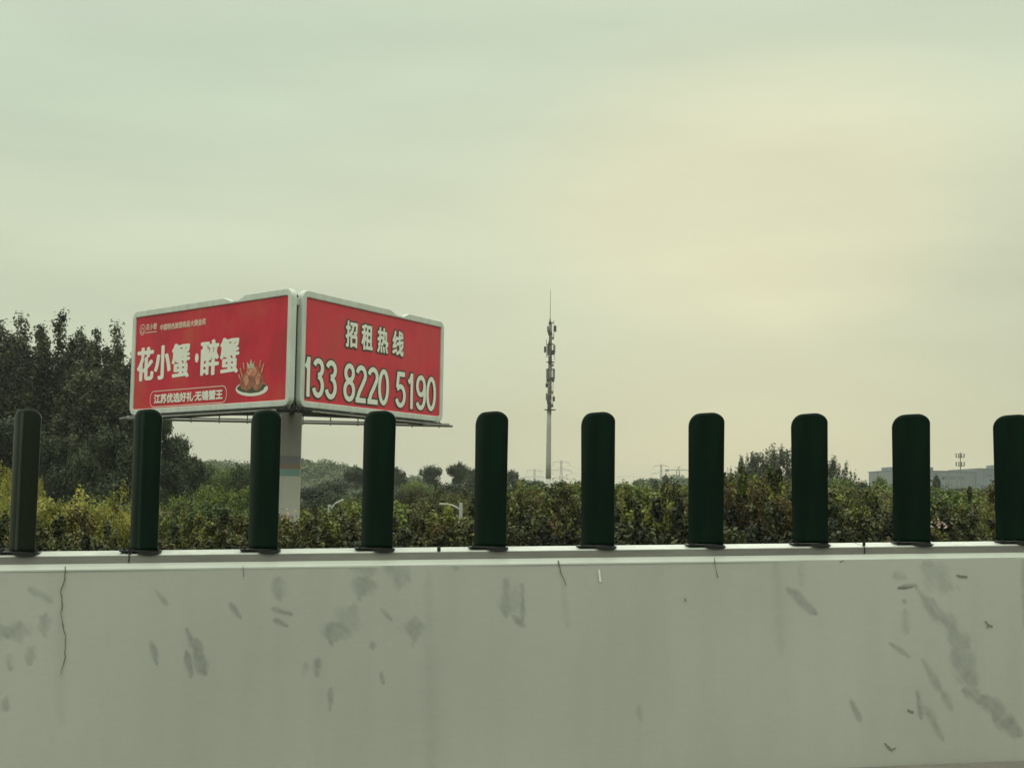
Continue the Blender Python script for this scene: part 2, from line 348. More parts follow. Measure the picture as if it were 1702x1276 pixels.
# ------------------------------------------------------------------ road frame: t along the barrier, s away from the camera
SL = 0.165
EX = Vector((1, SL, 0)).normalized()
NY = Vector((-EX.y, EX.x, 0))                 # away from the camera
GR = 0.0183                                   # the road climbs to the right
O = Vector((0, 7.412, 0))
def road_z(t):
    return -0.075 + GR * max(-45, min(45, t))
def R(t, s, z, rel=True):
    """rel: z above the sloping road surface"""
    p = O + EX * t + NY * s
    p.z = z + (road_z(t) if rel else 0)
    return p
CAP = 1.232 + 0.075                           # height of the rail under the panels above the road

# terrain -----------------------------------------------------------
def smooth(a, b, x):
    q = max(0.0, min(1.0, (x - a) / (b - a))); return q * q * (3 - 2 * q)
def ground_z(x, y):
    p = Vector((x, y, 0)) - O
    t, s = p.dot(EX), p.dot(NY)
    rz = road_z(t)
    edge = max(s - 17.5, -14.5 - s)
    k = smooth(0, 12, edge)
    z = (rz - 0.06) * (1 - k) + (-6.0) * k
    return z
def terrain():
    def axis(lo, hi, fine, far):
        a = list(np.arange(lo, hi + fine / 2, fine)); st = fine; x = hi
        while x < far: st *= 1.35; x += st; a.append(x)
        x = lo; st = fine
        while x > -far: st *= 1.35; x -= st; a.insert(0, x)
        return a
    xs = axis(-60, 60, 1.5, 5000); ys = axis(-30, 60, 1.5, 5000)
    vs = [(x, y, ground_z(x, y)) for y in ys for x in xs]; w = len(xs)
    fs = [(j * w + i, j * w + i + 1, (j + 1) * w + i + 1, (j + 1) * w + i) for j in range(len(ys) - 1) for i in range(w - 1)]
    mb = MB(); mb.v = vs; mb.f = fs
    tag(mb.build('ground', M['soil'], smooth=True), kind='structure')
terrain()
def strip(name, s0, s1, m, lift, thick=None, t0=-90, t1=90, step=3.0):
    mb = MB(); n = int((t1 - t0) / step)
    vs = []
    for i in range(n + 1):
        t = t0 + i * step
        vs += [R(t, s0, lift), R(t, s1, lift)]
    mb.add(vs, [(2 * i, 2 * i + 2, 2 * i + 3, 2 * i + 1) for i in range(n)])
    return mb.build(name, m)
tag(strip('road', -12.0, -0.30, M['asphalt'], 0.0), kind='structure')
tag(strip('road', 0.30, 12.0, M['asphalt'], 0.0), kind='structure')
for s in (-0.95, -4.7, -8.4, 0.95, 4.7, 8.4):
    if abs(s) > 2 and abs(s) < 8:
        for k in range(-4, 5):
            tag(strip('lane_marking', s - 0.075, s + 0.075, M['roadpaint'], 0.004, t0=k * 15, t1=k * 15 + 6), kind='structure')
    else:
        tag(strip('edge_line', s - 0.075, s + 0.075, M['roadpaint'], 0.004), kind='structure')

# ------------------------------------------------------------------ haze
haze_m = bpy.data.materials.new('haze'); haze_m.use_nodes = True
haze_m.node_tree.nodes.clear()
ho = N(haze_m.node_tree, 'ShaderNodeOutputMaterial'); hv = N(haze_m.node_tree, 'ShaderNodeVolumePrincipled')
hv.inputs['Color'].default_value = (0.97, 1.0, 0.95, 1); hv.inputs['Density'].default_value = 0.00032; hv.inputs['Anisotropy'].default_value = 0.0
haze_m.node_tree.links.new(hv.outputs[0], ho.inputs['Volume'])
hb = MB().box((0, 0, 17.75), (10700, 10700, 49.5)).build('haze', haze_m)
tag(hb, 'thin pale evening haze over fields, trees and the far buildings', 'haze', kind='stuff')

# ------------------------------------------------------------------ median barrier
wall_root = empty('concrete_barrier', R(0, 0, 0), 'long pale grey concrete median barrier with cracks and grey scuff marks', 'barrier')
WO = Vector(wall_root.location)
FACE = -0.115                                  # s of the front face
Z_TOP = CAP - 0.087
def wall_pt(px, py):
    q = onplane(px, py, (O + NY * FACE).y - SL * (O + NY * FACE).x, SL)
    d = q - O
    return d.dot(EX), q.z - road_z(d.dot(EX))
# front face grid with a stain attribute
T0, T1 = -3.4, 3.9
nt_, nz_ = 1100, 200
tt = np.linspace(T0, T1, nt_); zz = np.linspace(0.0, Z_TOP, nz_)
TT, ZZ = np.meshgrid(tt, zz)
stain = np.zeros_like(TT)
def seg_stain(p0, p1, w0, w1, a, soft=0.35, warp=0.0, seed=0):
    """tapering stroke from photo pixel p0 to p1, widths in pixels"""
    global stain
    (ta, za), (tb, zb) = wall_pt(*p0), wall_pt(*p1)
    k = 0.00335
    dx, dz = tb - ta, zb - za; L2 = dx * dx + dz * dz + 1e-9
    wx = warp * k * (np.sin(TT * 61 + seed) + np.sin(ZZ * 47 + seed * 2.3) + 0.6 * np.sin(TT * 140 + ZZ * 110 + seed))
    q = np.clip(((TT - ta) * dx + (ZZ - za) * dz) / L2, 0, 1)
    d = np.hypot(TT - ta - q * dx, ZZ - za - q * dz) + wx * 0.5
    bell = np.sqrt(np.clip(1 - (2 * q - 1) ** 2, 0.0, 1)) * 0.7 + 0.3
    w = (w0 + (w1 - w0) * q) * k * 0.5 * bell
    v = np.clip((w - d) / (soft * 2.6 * w + 0.004) + 0.5, 0, 1); v = v * v * (3 - 2 * v)
    stain = np.maximum(stain, v * a * 1.15)
S = seg_stain
for args in [
    ((48, 978), (88, 1000), 7, 10, .35, .9, 2), ((22, 1045), (12, 1060), 40, 30, .4, .8, 9), ((35, 1030), (30, 1060), 22, 18, .35, .8, 6), ((72, 1030), (78, 1048), 22, 18, .35, .9, 7),
    ((58, 1072), (52, 1100), 16, 10, .4, .8, 5), ((15, 1085), (18, 1112), 11, 9, .38, .5, 3), ((13, 1155), (13, 1180), 10, 9, .36, .5, 3),
    ((258, 980), (277, 1003), 7, 9, .42, .5, 2), ((252, 1062), (262, 1103), 9, 11, .55, .25, 2), ((311, 1043), (325, 1075), 6, 14, .5, .3, 2), ((325, 1065), (342, 1122), 20, 17, .5, .3, 3),
    ((309, 1078), (319, 1123), 8, 11, .5, .3, 2), ((382, 1002), (402, 1028), 7, 10, .42, .4, 2), ((463, 963), (466, 996), 20, 17, .35, .6, 4), ((452, 1009), (484, 1020), 8, 7, .5, .3, 2),
    ((454, 1027), (480, 1040), 8, 6, .5, .3, 2), ((562, 1035), (552, 1065), 42, 34, .42, .5, 7), ((585, 1010), (570, 1040), 26, 36, .3, .9, 6), ((608, 960), (600, 990), 34, 32, .40, .5, 6),
    ((590, 940), (620, 950), 20, 28, .30, .9, 5), ((640, 940), (680, 960), 18, 24, .3, .7, 6), ((658, 955), (664, 975), 22, 14, .32, .6, 5), ((632, 1010), (650, 1030), 6, 6, .4, .5, 1),
    ((690, 1030), (688, 1062), 36, 26, .42, .6, 7), ((618, 1066), (620, 1078), 8, 8, .42, .6, 1), ((632, 1115), (637, 1134), 7, 6, .45, .4, 1), ((549, 1142), (548, 1178), 9, 7, .45, .4, 1),
    ((528, 1093), (526, 1122), 15, 12, .48, .35, 2), ((508, 1100), (503, 1125), 10, 8, .35, .6, 3), ((759, 940), (757, 948), 16, 10, .3, .8, 3), ((840, 965), (838, 1025), 14, 20, .34, .6, 5),
    ((855, 980), (845, 1020), 30, 24, .28, .8, 5), ((868, 970), (868, 1035), 6, 8, .42, .5, 2), ((850, 1020), (872, 1042), 10, 6, .42, .5, 2), ((934, 965), (942, 1040), 7, 12, .16, 1, 1),
    ((712, 950), (715, 1276), 14, 30, .15, 1.2, 2), ((1290, 935), (1296, 1090), 16, 14, .16, 1.2, 2), ((1330, 930), (1332, 975), 12, 8, .18, 1, 2), ((100, 1010), (104, 1200), 10, 16, .12, 1.2, 1), ((1700, 930), (1700, 1040), 8, 10, .35, .8, 1),
    ((1308, 978), (1352, 1018), 16, 18, .42, .35, 2), ((1058, 1170), (1062, 1195), 10, 9, .28, .9, 2), ((1408, 1160), (1424, 1195), 11, 12, .42, .35, 1),
    ((1535, 940), (1580, 975), 34, 30, .30, .9, 8), ((1485, 957), (1505, 960), 14, 12, .3, .9, 3), ((1490, 976), (1520, 972), 4, 8, .5, .4, 1), ((1520, 972), (1556, 1030), 9, 18, .42, .6, 3),
    ((1548, 1000), (1600, 1075), 10, 36, .38, .6, 6), ((1585, 1070), (1612, 1140), 40, 30, .38, .55, 6), ((1600, 1145), (1625, 1165), 26, 12, .46, .5, 4), ((1500, 1015), (1502, 1050), 12, 12, .26, .9, 3),
    ((1474, 1067), (1508, 1091), 7, 8, .46, .35, 1), ((1528, 1094), (1560, 1150), 9, 16, .42, .5, 2), ((1558, 1145), (1578, 1180), 14, 10, .38, .7, 3), ((1518, 1145), (1525, 1192), 10, 10, .42, .5, 2),
    ((1530, 1170), (1562, 1228), 14, 8, .42, .6, 2), ((1625, 1155), (1665, 1190), 24, 30, .46, .35, 3), ((1645, 1185), (1692, 1218), 34, 20, .46, .35, 3), ((1498, 996), (1503, 1001), 6, 6, .45, .5, 1),
]:
    S(*args, seed=hash(args[0]) % 17)
vsn = np.zeros((nt_ * nz_, 3))
oxy = np.array(O); exn = np.array(EX); nyn = np.array(NY)
rng = np.random.default_rng(5)
base = oxy[None] + TT.ravel()[:, None] * exn + FACE * nyn
vsn[:] = base
vsn[:, 2] = ZZ.ravel() - 0.075 + GR * TT.ravel()
undul = 0.0018 * (np.sin(TT * 2.1) + np.sin(TT * 5.3 + 1) * 0.5 + np.sin(ZZ * 7 + TT) * 0.4)
undul = undul - 0.05 * (1 - (ZZ / Z_TOP) ** 2)      # lean added so the upper face catches more sky light
vsn += undul.ravel()[:, None] * nyn
vsn -= np.array(WO)
idx = np.arange(nt_ * nz_).reshape(nz_, nt_)
fq = np.stack([idx[:-1, :-1], idx[:-1, 1:], idx[1:, 1:], idx[1:, :-1]], -1).reshape(-1, 4)
def np_mesh(name, v, f, m, attr=None, aname='tone', smooth_=False):
    me = bpy.data.meshes.new(name)
    me.vertices.add(len(v)); me.vertices.foreach_set('co', np.asarray(v, np.float32).ravel())
    k = f.shape[1]
    me.loops.add(f.size); me.loops.foreach_set('vertex_index', f.ravel().astype(np.int32))
    me.polygons.add(len(f)); me.polygons.foreach_set('loop_start', np.arange(0, f.size, k, dtype=np.int32)); me.polygons.foreach_set('loop_total', np.full(len(f), k, np.int32))
    if smooth_: me.polygons.foreach_set('use_smooth', np.ones(len(f), bool))
    me.materials.append(m); me.update(calc_edges=True)
    if attr is not None:
        a = me.attributes.new(aname, 'FLOAT', 'POINT'); a.data.foreach_set('value', np.asarray(attr, np.float32).ravel())
    return me
me = np_mesh('wall_face', vsn, fq, M['concrete'], stain, 'stain', True)
o = bpy.data.objects.new('wall_face', me); COL.objects.link(o); o.parent = wall_root
# profile pieces swept along the barrier (s, z) lists
def sweep(mb, prof, t0, t1, step=3.0, closed=True):
    n = max(1, int(round((t1 - t0) / step))); m = len(prof); vs = []
    for i in range(n + 1):
        t = t0 + (t1 - t0) * i / n
        vs += [R(t, s, z) for s, z in prof]
    fs = []
    for i in range(n):
        for k in range(m if closed else m - 1):
            k2 = (k + 1) % m
            fs.append((i * m + k, i * m + k2, (i + 1) * m + k2, (i + 1) * m + k))
    if closed: fs += [tuple(range(m))[::-1], tuple(n * m + k for k in range(m))]
    return mb.add(vs, fs)
B = 0.004
body = MB()
core = [(FACE + 0.006, -0.3), (FACE + 0.006, Z_TOP - 0.001), (FACE + 0.012, Z_TOP + 0.006), (-0.062, CAP - 0.062), (0.062, CAP - 0.062), (0.115, Z_TOP), (0.115, -0.3)]
sweep(body, core, T0, T1)
body.build('wall_core', M['concrete'], wall_root, WO)
ext = [(FACE - 0.05, -0.3), (FACE - 0.05, 0.0), (FACE - 0.045, Z_TOP * 0.33), (FACE - 0.028, Z_TOP * 0.66), (FACE, Z_TOP), (-0.062, CAP - 0.058), (0.062, CAP - 0.058), (0.115, Z_TOP), (0.115, -0.3)]
for a, b in ((-63, T0), (T1, 63)):
    q = MB(); sweep(q, ext, a, b); q.build('wall_segment', M['concrete'], wall_root, WO)
# pale bevel along the top of the front face
bev = MB(); sweep(bev, [(FACE - 0.002, Z_TOP - 0.006), (FACE - 0.001, Z_TOP + 0.002), (-0.064, CAP - 0.0565), (-0.064, CAP - 0.064)], -20, 20, 0.7)
bev.build('top_bevel', M['skylit_top'], wall_root, WO)
# steel rail in lengths of 4 m, each with its joint
JT = wall_pt(1443, 930)[0]
rail = [(-0.066, CAP - 0.056), (-0.066, CAP - 0.020), (-0.060, CAP - 0.014), (0.060, CAP + 0.003), (0.066, CAP - 0.004), (0.066, CAP - 0.056)]
k = -15
JSTEP = 4.1
for k in range(-15, 15):
    a = JT + k * JSTEP
    f1 = MB(); sweep(f1, [(-0.068, CAP - 0.058), (-0.068, CAP - 0.0195), (-0.055, CAP - 0.0195), (-0.055, CAP - 0.058)], a + 0.003, a + JSTEP - 0.003, 0.7)
    rf = f1.build('rail_face', M['riser'], wall_root, WO)
    f2 = MB(); sweep(f2, [(-0.066, CAP - 0.019), (-0.064, CAP - 0.0155), (0.062, CAP + 0.003), (0.066, CAP - 0.003), (0.066, CAP - 0.019)], a + 0.003, a + JSTEP - 0.003, 0.7)
    f2.build('rail_top', M['galv'], wall_root, WO)
    if abs(a) < 12:
        bb = MB(); bb.tube([R(a, -0.060, CAP - 0.012), R(a, -0.060, CAP + 0.012)], 0.009, 8).box(R(a, -0.070, CAP - 0.036), (0.004, 0.006, 0.036))
        bb.build('joint_bolt', M['bracket'], wall_root, WO)
for px in (731,):
    tq, _ = wall_pt(px, 930)
    bb = MB(); bb.tube([R(tq, -0.060, CAP - 0.014), R(tq, -0.060, CAP + 0.008)], 0.010, 8)
    bb.build('joint_bolt', M['bracket'], wall_root, WO)
ft = MB(); sweep(ft, [(FACE - 0.060, -0.1), (FACE - 0.060, 0.066), (FACE - 0.068, 0.074), (FACE - 0.42, 0.074), (FACE - 0.43, 0.062), (FACE - 0.43, -0.1)], -60, 60)
ft.build('footing', M['footing'], wall_root, WO)
# cracks: thin dark broken ribbons
def bat(z): return 0.05 * (1 - (max(0, z) / Z_TOP) ** 2)
def crack(pts, w, m='crack', name='crack', jit=1.0, seed=1):
    rr = random.Random(seed); q = []
    for i in range(len(pts) - 1):
        (x0, y0), (x1, y1) = pts[i], pts[i + 1]; n = max(2, int(math.hypot(x1 - x0, y1 - y0) / 6))
        for k in range(n): q.append((x0 + (x1 - x0) * k / n + rr.uniform(-jit, jit), y0 + (y1 - y0) * k / n))
    q.append(pts[-1])
    vs = []
    for i, (x, y) in enumerate(q):
        t_, z_ = wall_pt(x, y); ww = w * (0.5 + 0.9 * rr.random()) * 0.5 * 0.00335 * (1 if i < len(q) * 0.8 else (len(q) - i) / (len(q) * 0.2 + 0.01) + 0.15)
        (xa, ya), (xb, yb) = q[max(0, i - 1)], q[min(len(q) - 1, i + 1)]
        dx, dy = xb - xa, yb - ya; L = math.hypot(dx, dy) + 1e-6
        vs += [R(t_ - ww * dy / L, FACE - 0.0055 - bat(z_), z_ - ww * dx / L), R(t_ + ww * dy / L, FACE - 0.0055 - bat(z_), z_ + ww * dx / L)]
    mb = MB(); mb.add(vs, [(2 * i, 2 * i + 1, 2 * i + 3, 2 * i + 2) for i in range(len(q) - 1)])
    return mb.build(name, M[m], wall_root, WO)
crack([(109, 941), (108, 962), (102, 984), (105, 1003), (102, 1018), (106, 1038), (110, 1056), (110, 1090), (107, 1105), (103, 1119)], 1.5, seed=3)
crack([(404, 940), (405, 958)], 1.0, jit=0.2)
crack([(928, 931), (932, 950), (937, 962), (939, 972)], 2.0, seed=4)
crack([(1187, 927), (1188, 942), (1192, 959)], 1.3, seed=5, jit=0.4)
crack([(995, 946), (997, 966)], 3.2, 'chip', 'paint_chip', jit=0.1)
for pts, w in (([(1588, 955), (1594, 957), (1606, 958)], 3.2), ([(1490, 976), (1502, 976), (1515, 974)], 2.6), ([(1633, 1031), (1638, 1037), (1645, 1040)], 3), ([(1638, 1035), (1637, 1042)], 2.2),
               ([(1502, 1177), (1506, 1179), (1512, 1181)], 3.4), ([(1463, 1231), (1470, 1238), (1475, 1243), (1482, 1239)], 3), ([(1137, 993), (1138, 998)], 3), ([(1696, 1155), (1702, 1157)], 2.4), ([(1402, 931), (1395, 934)], 2.0)):
    crack(pts, w, 'scuff', 'scuff_mark', jit=0.4, seed=int(pts[0][0]))

# ------------------------------------------------------------------ anti-glare panels
PH, PW, TH = 0.757, 0.227, 0.006
def panel_mesh():
    nu, nv = 28, 40; sag = 0.032; rc = 0.070
    def outline(u):                       # height of the top at u in -1..1
        x = u * PW / 2; e = PW / 2 - abs(x)
        r_ = rc * (1.25 if x < 0 else 1.0); tl = 0.010 * (u - 1) * 0.5
        return tl + (PH if e >= r_ else PH - r_ * 0.85 + 0.85 * math.sqrt(max(0, r_ * r_ - (r_ - e) ** 2)))
    def surf(u, h, off):
        tp = outline(u); z = 0.004 + (tp - 0.004) * h
        wsc = 0.955 + 0.045 * (z / PH)
        x = u * PW / 2 * wsc
        y = sag * (u * u) - sag * 0.5
        nx, ny = -2 * sag * u / (PW / 2), 1.0
        l = math.hypot(nx, ny)
        return (x + nx / l * off, y + ny / l * off, z)
    us = [math.sin(math.pi / 2 * (-1 + 2 * i / nu)) * 0.999 for i in range(nu + 1)]
    mb = MB(); W_ = nu + 1
    for off in (0, TH):
        mb.v += [surf(u, j / nv, off) for j in range(nv + 1) for u in us]
    A = (nv + 1) * W_
    for j in range(nv):
        for i in range(nu):
            q = j * W_ + i
            mb.f.append((q, q + 1, q + W_ + 1, q + W_)); mb.f.append((A + q, A + q + W_, A + q + W_ + 1, A + q + 1))
    for i in range(nu):
        q = nv * W_ + i; mb.f.append((q, q + 1, A + q + 1, A + q)); mb.f.append((i, A + i, A + i + 1, i + 1))
    for j in range(nv):
        q = j * W_; mb.f.append((q, q + W_, A + q + W_, A + q)); q = j * W_ + nu; mb.f.append((q, A + q, A + q + W_, q + W_))
    return mb
PHI = math.radians(-33.9)               # the plate faces 34 degrees off the line of view
def make_panel():
    root = empty('anti_glare_panel', (0, 0, 0), '-', 'anti-glare panel', 'dark green anti-glare panels on the barrier rail')
    pl = panel_mesh().build('blade', M['panel'], root, smooth=True)
    pl.rotation_euler = (0, 0, PHI)
    EXl, NYl = EX, NY
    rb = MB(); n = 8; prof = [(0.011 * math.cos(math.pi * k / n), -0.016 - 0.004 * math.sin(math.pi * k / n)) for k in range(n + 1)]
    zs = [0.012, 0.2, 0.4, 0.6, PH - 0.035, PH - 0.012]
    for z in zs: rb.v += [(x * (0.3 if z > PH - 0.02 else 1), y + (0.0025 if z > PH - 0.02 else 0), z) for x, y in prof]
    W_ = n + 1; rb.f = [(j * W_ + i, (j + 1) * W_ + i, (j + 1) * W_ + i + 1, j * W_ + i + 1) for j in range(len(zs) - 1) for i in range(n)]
    rbo = rb.build('rib', M['rib'], root, smooth=True); rbo.rotation_euler = (0, 0, PHI)  # strip added down the middle to imitate a highlight
    bp = MB(); bp.box((0, 0, 0.0), (0.215, 0.085, 0.007), (EXl, NYl, Vector((0, 0, 1))))
    b1 = bp.build('base_plate', M['bracket'], root, bevel=0.002)
    lip = MB(); n = 12
    pts = [(0.058 * math.cos(math.pi * k / n), -0.018 * math.sin(math.pi * k / n)) for k in range(n + 1)]
    cx = 0.045
    lip.prism([(u + cx, v - 0.003) for u, v in pts], lambda u, v, w: EXl * u + NYl * w + Vector((0, 0, v)), -0.045, -0.078)
    lip.build('bracket_lip', M['bracket'], root, smooth=False)
    for sx in (-0.085, 0.088):
        q = MB(); c = EXl * sx + NYl * -0.02; q.tube([c + Vector((0, 0, 0.003)), c + Vector((0, 0, 0.014))], 0.008, 6)
        q.build('bolt', M['bracket'], root)
    return root
PX = [40.5, 243, 441, 630, 818, 997, 1176.5, 1350, 1519, 1690]
PL = ['weathered olive-green anti-glare panel nearest the left edge, in front of the poplars',
      'glossy green anti-glare panel overlapping the lower left corner of the crab billboard',
      'dark green anti-glare panel standing just left of the billboard pole',
      'dark green anti-glare panel whose top overlaps the phone number billboard',
      'dark green anti-glare panel next left of the tall telecom mast',
      'dark green anti-glare panel next right of the tall telecom mast',
      'dark green anti-glare panel between the small tower crane and the spiky dark tree clump',
      'dark green anti-glare panel standing in front of the spiky dark tree clump',
      'dark green anti-glare panel standing before the long pale factory building',
      'dark green anti-glare panel cut off by the right edge of the photo']
p0 = make_panel()
ts = []
for i_, px in enumerate(PX):
    q = onplane(px - 9 + 0.55 * i_, 912, O.y, SL); ts.append((q - O).dot(EX))
stp = (ts[-1] - ts[0]) / 9
rr = random.Random(4)
allp = list(zip(ts, PL)) + [(ts[0] - stp * (k + 1), 'dark green anti-glare panel beyond the left edge of the photo') for k in range(3)] + \
       [(ts[-1] + stp * (k + 1), 'dark green anti-glare panel beyond the right edge of the photo') for k in range(3)]
for i, (t_, lb) in enumerate(allp):
    o = p0 if i == 0 else copy_tree(p0)
    o.location = R(t_ , 0, CAP + 0.002)
    o['label'] = lb
    if i >= 2:                       # only the two leftmost blades keep the strip that paints their sheen
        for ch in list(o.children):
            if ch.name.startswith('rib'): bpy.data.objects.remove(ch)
    if i > 0: o.rotation_euler = (rr.uniform(-0.006, 0.006), rr.uniform(-0.006, 0.006), rr.uniform(-0.03, 0.03))
    if i == 0:
        pass
# the leftmost blade is dusty: its own material
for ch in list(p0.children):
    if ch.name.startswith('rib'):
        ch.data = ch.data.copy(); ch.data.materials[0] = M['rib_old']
    if ch.name.startswith('blade'):
        ch.data = ch.data.copy(); ch.data.materials[0] = M['panel_old']; ch['label'] = 'dusty olive blade'

# ------------------------------------------------------------------ billboard
zb0, zb1 = 5.96, 10.88
PA, PB = Vector((-20.15, 70.4, 0)), Vector((-10.53, 61.6, 0))
PC, PD = Vector((-9.82, 62.15, 0)), Vector((-3.99, 72.66, 0))
POLE = Vector((P(482, 760, 68.5).x, 68.5, ground_z(-11.4, 68.5)))
bb_root = empty('billboard', POLE, 'three-sided red billboard on a thick pale pole, crab advert left, phone number right', 'billboard')
class Face:
    def __init__(s, a, b, z0, z1):
        s.a = a; s.W = (b - a).length; s.H = z1 - z0; s.u = (b - a).normalized(); s.n = Vector((s.u.y, -s.u.x, 0)); s.z0 = z0
    def __call__(s, u, v, w=0.0):
        p = s.a + s.u * (u * s.W) + s.n * w; return Vector((p.x, p.y, s.z0 + v * s.H))
    def m(s, x, z, w=0.0):
        p = s.a + s.u * x + s.n * w; return Vector((p.x, p.y, s.z0 + z))
FL, FR, FB = Face(PA, PB, zb0, zb1), Face(PC, PD, zb0, zb1), Face(PD + Vector((-1.0, 0.8, 0)), PA + Vector((1.2, 1.0, 0)), zb0 + 0.45, zb1)
def rrect(x0, z0, x1, z1, r, n=6):
    pts = []
    for cx, cz, a0 in ((x1 - r, z1 - r, 0), (x0 + r, z1 - r, 90), (x0 + r, z0 + r, 180), (x1 - r, z0 + r, 270)):
        for k in range(n + 1):
            a = math.radians(a0 + 90 * k / n); pts.append((cx + r * math.cos(a), cz + r * math.sin(a)))
    return pts
def ring(mb, outer, inner, fn, w0, w1):
    n = len(outer); vs = []
    for w in (w0, w1):
        vs += [fn(x, z, w) for x, z in outer] + [fn(x, z, w) for x, z in inner]
    fs = []
    for k in range(n):
        k2 = (k + 1) % n
        fs += [(k, k2, n + k2, n + k), (2 * n + k, 3 * n + k, 3 * n + k2, 2 * n + k2), (k, 2 * n + k, 2 * n + k2, k2), (n + k, n + k2, 3 * n + k2, 3 * n + k)]
    mb.add(vs, fs)
def frame(fc, notch):
    Wd, H = fc.W, fc.H; b = 0.30
    # outer and inner loops with the same number of points; the top has a V-shaped notch
    out_, inn = [], []
    n = 5
    def corner(cx, cz, a0, ri, ro, ix, iz):
        for k in range(n + 1):
            a = math.radians(a0 + 90 * k / n)
            out_.append((cx + ro * math.cos(a), cz + ro * math.sin(a))); inn.append((ix + ri * math.cos(a), iz + ri * math.sin(a)))
    ro, ri = 0.42, 0.10
    corner(Wd + b - ro, H + b + 0.04 - ro, 0, ri, ro, Wd - ri, H - ri)
    for dx, dz in ((0.85, 0.04), (0.30, -0.17), (-0.30, -0.17), (-0.95, 0.04)):
        out_.append((notch * Wd + dx, H + b + dz)); inn.append((notch * Wd + dx, H))
    corner(-b + ro, H + b + 0.04 - ro, 90, ri, ro, ri, H - ri)
    corner(-b + ro, -b + ro, 180, ri, ro, ri, ri)
    corner(Wd + b - ro, -b + ro, 270, ri, ro, Wd - ri, ri)
    mb = MB(); ring(mb, out_, inn, fc.m, -0.25, 0.07)
    fr = mb.build('panel_frame', M['whiteframe'], bb_root, POLE, bevel=0.04)
    # back sheet and stiffeners
    bs = MB(); bs.prism([(-0.1, -0.1), (fc.W + 0.1, -0.1), (fc.W + 0.1, fc.H + 0.1), (-0.1, fc.H + 0.1)], fc.m, -0.32, -0.26); bs.build('back_sheet', M['backsheet'], bb_root, POLE)
    tr = MB()
    nb = 7
    for k in range(nb + 1):
        x = fc.W * k / nb
        tr.tube([fc.m(x, -0.35, -0.45), fc.m(x, fc.H + 0.1, -0.45)], 0.05, 4)
        tr.tube([fc.m(x, -0.35, -1.1), fc.m(x, fc.H * 0.96, -1.1)], 0.04, 4)
        for j in range(4):
            tr.tube([fc.m(x, fc.H * j / 4, -0.45), fc.m(x, fc.H * (j + 0.5) / 4, -1.1), fc.m(x, fc.H * (j + 1) / 4, -0.45)], 0.025, 4)
    for z in (0, fc.H * 0.5, fc.H * 0.95): tr.tube([fc.m(0.3, z, -1.1), fc.m(fc.W - 0.3, z, -1.1)], 0.04, 4)
    tr.build('frame_truss', M['darksteel'], bb_root, POLE)
    return fr
frame(FL, 0.68); frame(FR, 0.66); frame(FB, 0.5)
def poster(fc, m, name='poster'):
    mb = MB(); mb.prism([(-0.02, -0.02), (fc.W + 0.02, -0.02), (fc.W + 0.02, fc.H + 0.02), (-0.02, fc.H + 0.02)], fc.m, -0.10, 0.0)
    return mb.build(name, m, bb_root, POLE)
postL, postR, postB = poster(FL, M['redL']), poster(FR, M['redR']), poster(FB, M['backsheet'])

TEXTC = {}
def glyph(s):
    if s in TEXTC: return TEXTC[s]
    c = bpy.data.curves.new('lettering', 'FONT'); c.body = s; c.dimensions = '2D'; c.fill_mode = 'BOTH'; c.resolution_u = 4
    o_ = bpy.data.objects.new('lettering', c); COL.objects.link(o_)
    me_ = bpy.data.meshes.new_from_object(o_.evaluated_get(bpy.context.evaluated_depsgraph_get()))
    v = np.array([q.co[:2] for q in me_.vertices]); f = [tuple(p.vertices) for p in me_.polygons]
    bpy.data.objects.remove(o_); bpy.data.curves.remove(c); bpy.data.meshes.remove(me_)
    # photo lettering: keep every face turned the same way
    f2 = []
    for p in f:
        a = sum(v[p[i]][0] * v[p[(i + 1) % len(p)]][1] - v[p[(i + 1) % len(p)]][0] * v[p[i]][1] for i in range(len(p)))
        f2.append(p if a > 0 else p[::-1])
    TEXTC[s] = (v, f2); return TEXTC[s]
def put_text(mb, fc, s, u0, v0, u1, v1, bx=0.0, by=None, w=0.012, n=8):
    """s fitted into the box, thickened by bx, by metres by laying shifted copies a hair apart"""
    by = bx if by is None else by
    v, f = glyph(s); lo, hi = v.min(0), v.max(0)
    x0, x1, z0, z1 = u0 * fc.W + bx, u1 * fc.W - bx, v0 * fc.H + by, v1 * fc.H - by
    shifts = [(0, 0)] + ([(bx * math.cos(2 * math.pi * k / n), by * math.sin(2 * math.pi * k / n)) for k in range(n)] if bx else [])
    for i, (dx, dz) in enumerate(shifts):
        vs = [fc.m(x0 + (p[0] - lo[0]) / (hi[0] - lo[0]) * (x1 - x0) + dx, z0 + (p[1] - lo[1]) / (hi[1] - lo[1]) * (z1 - z0) + dz, w + i * 0.0012) for p in v]
        mb.add(vs, f)
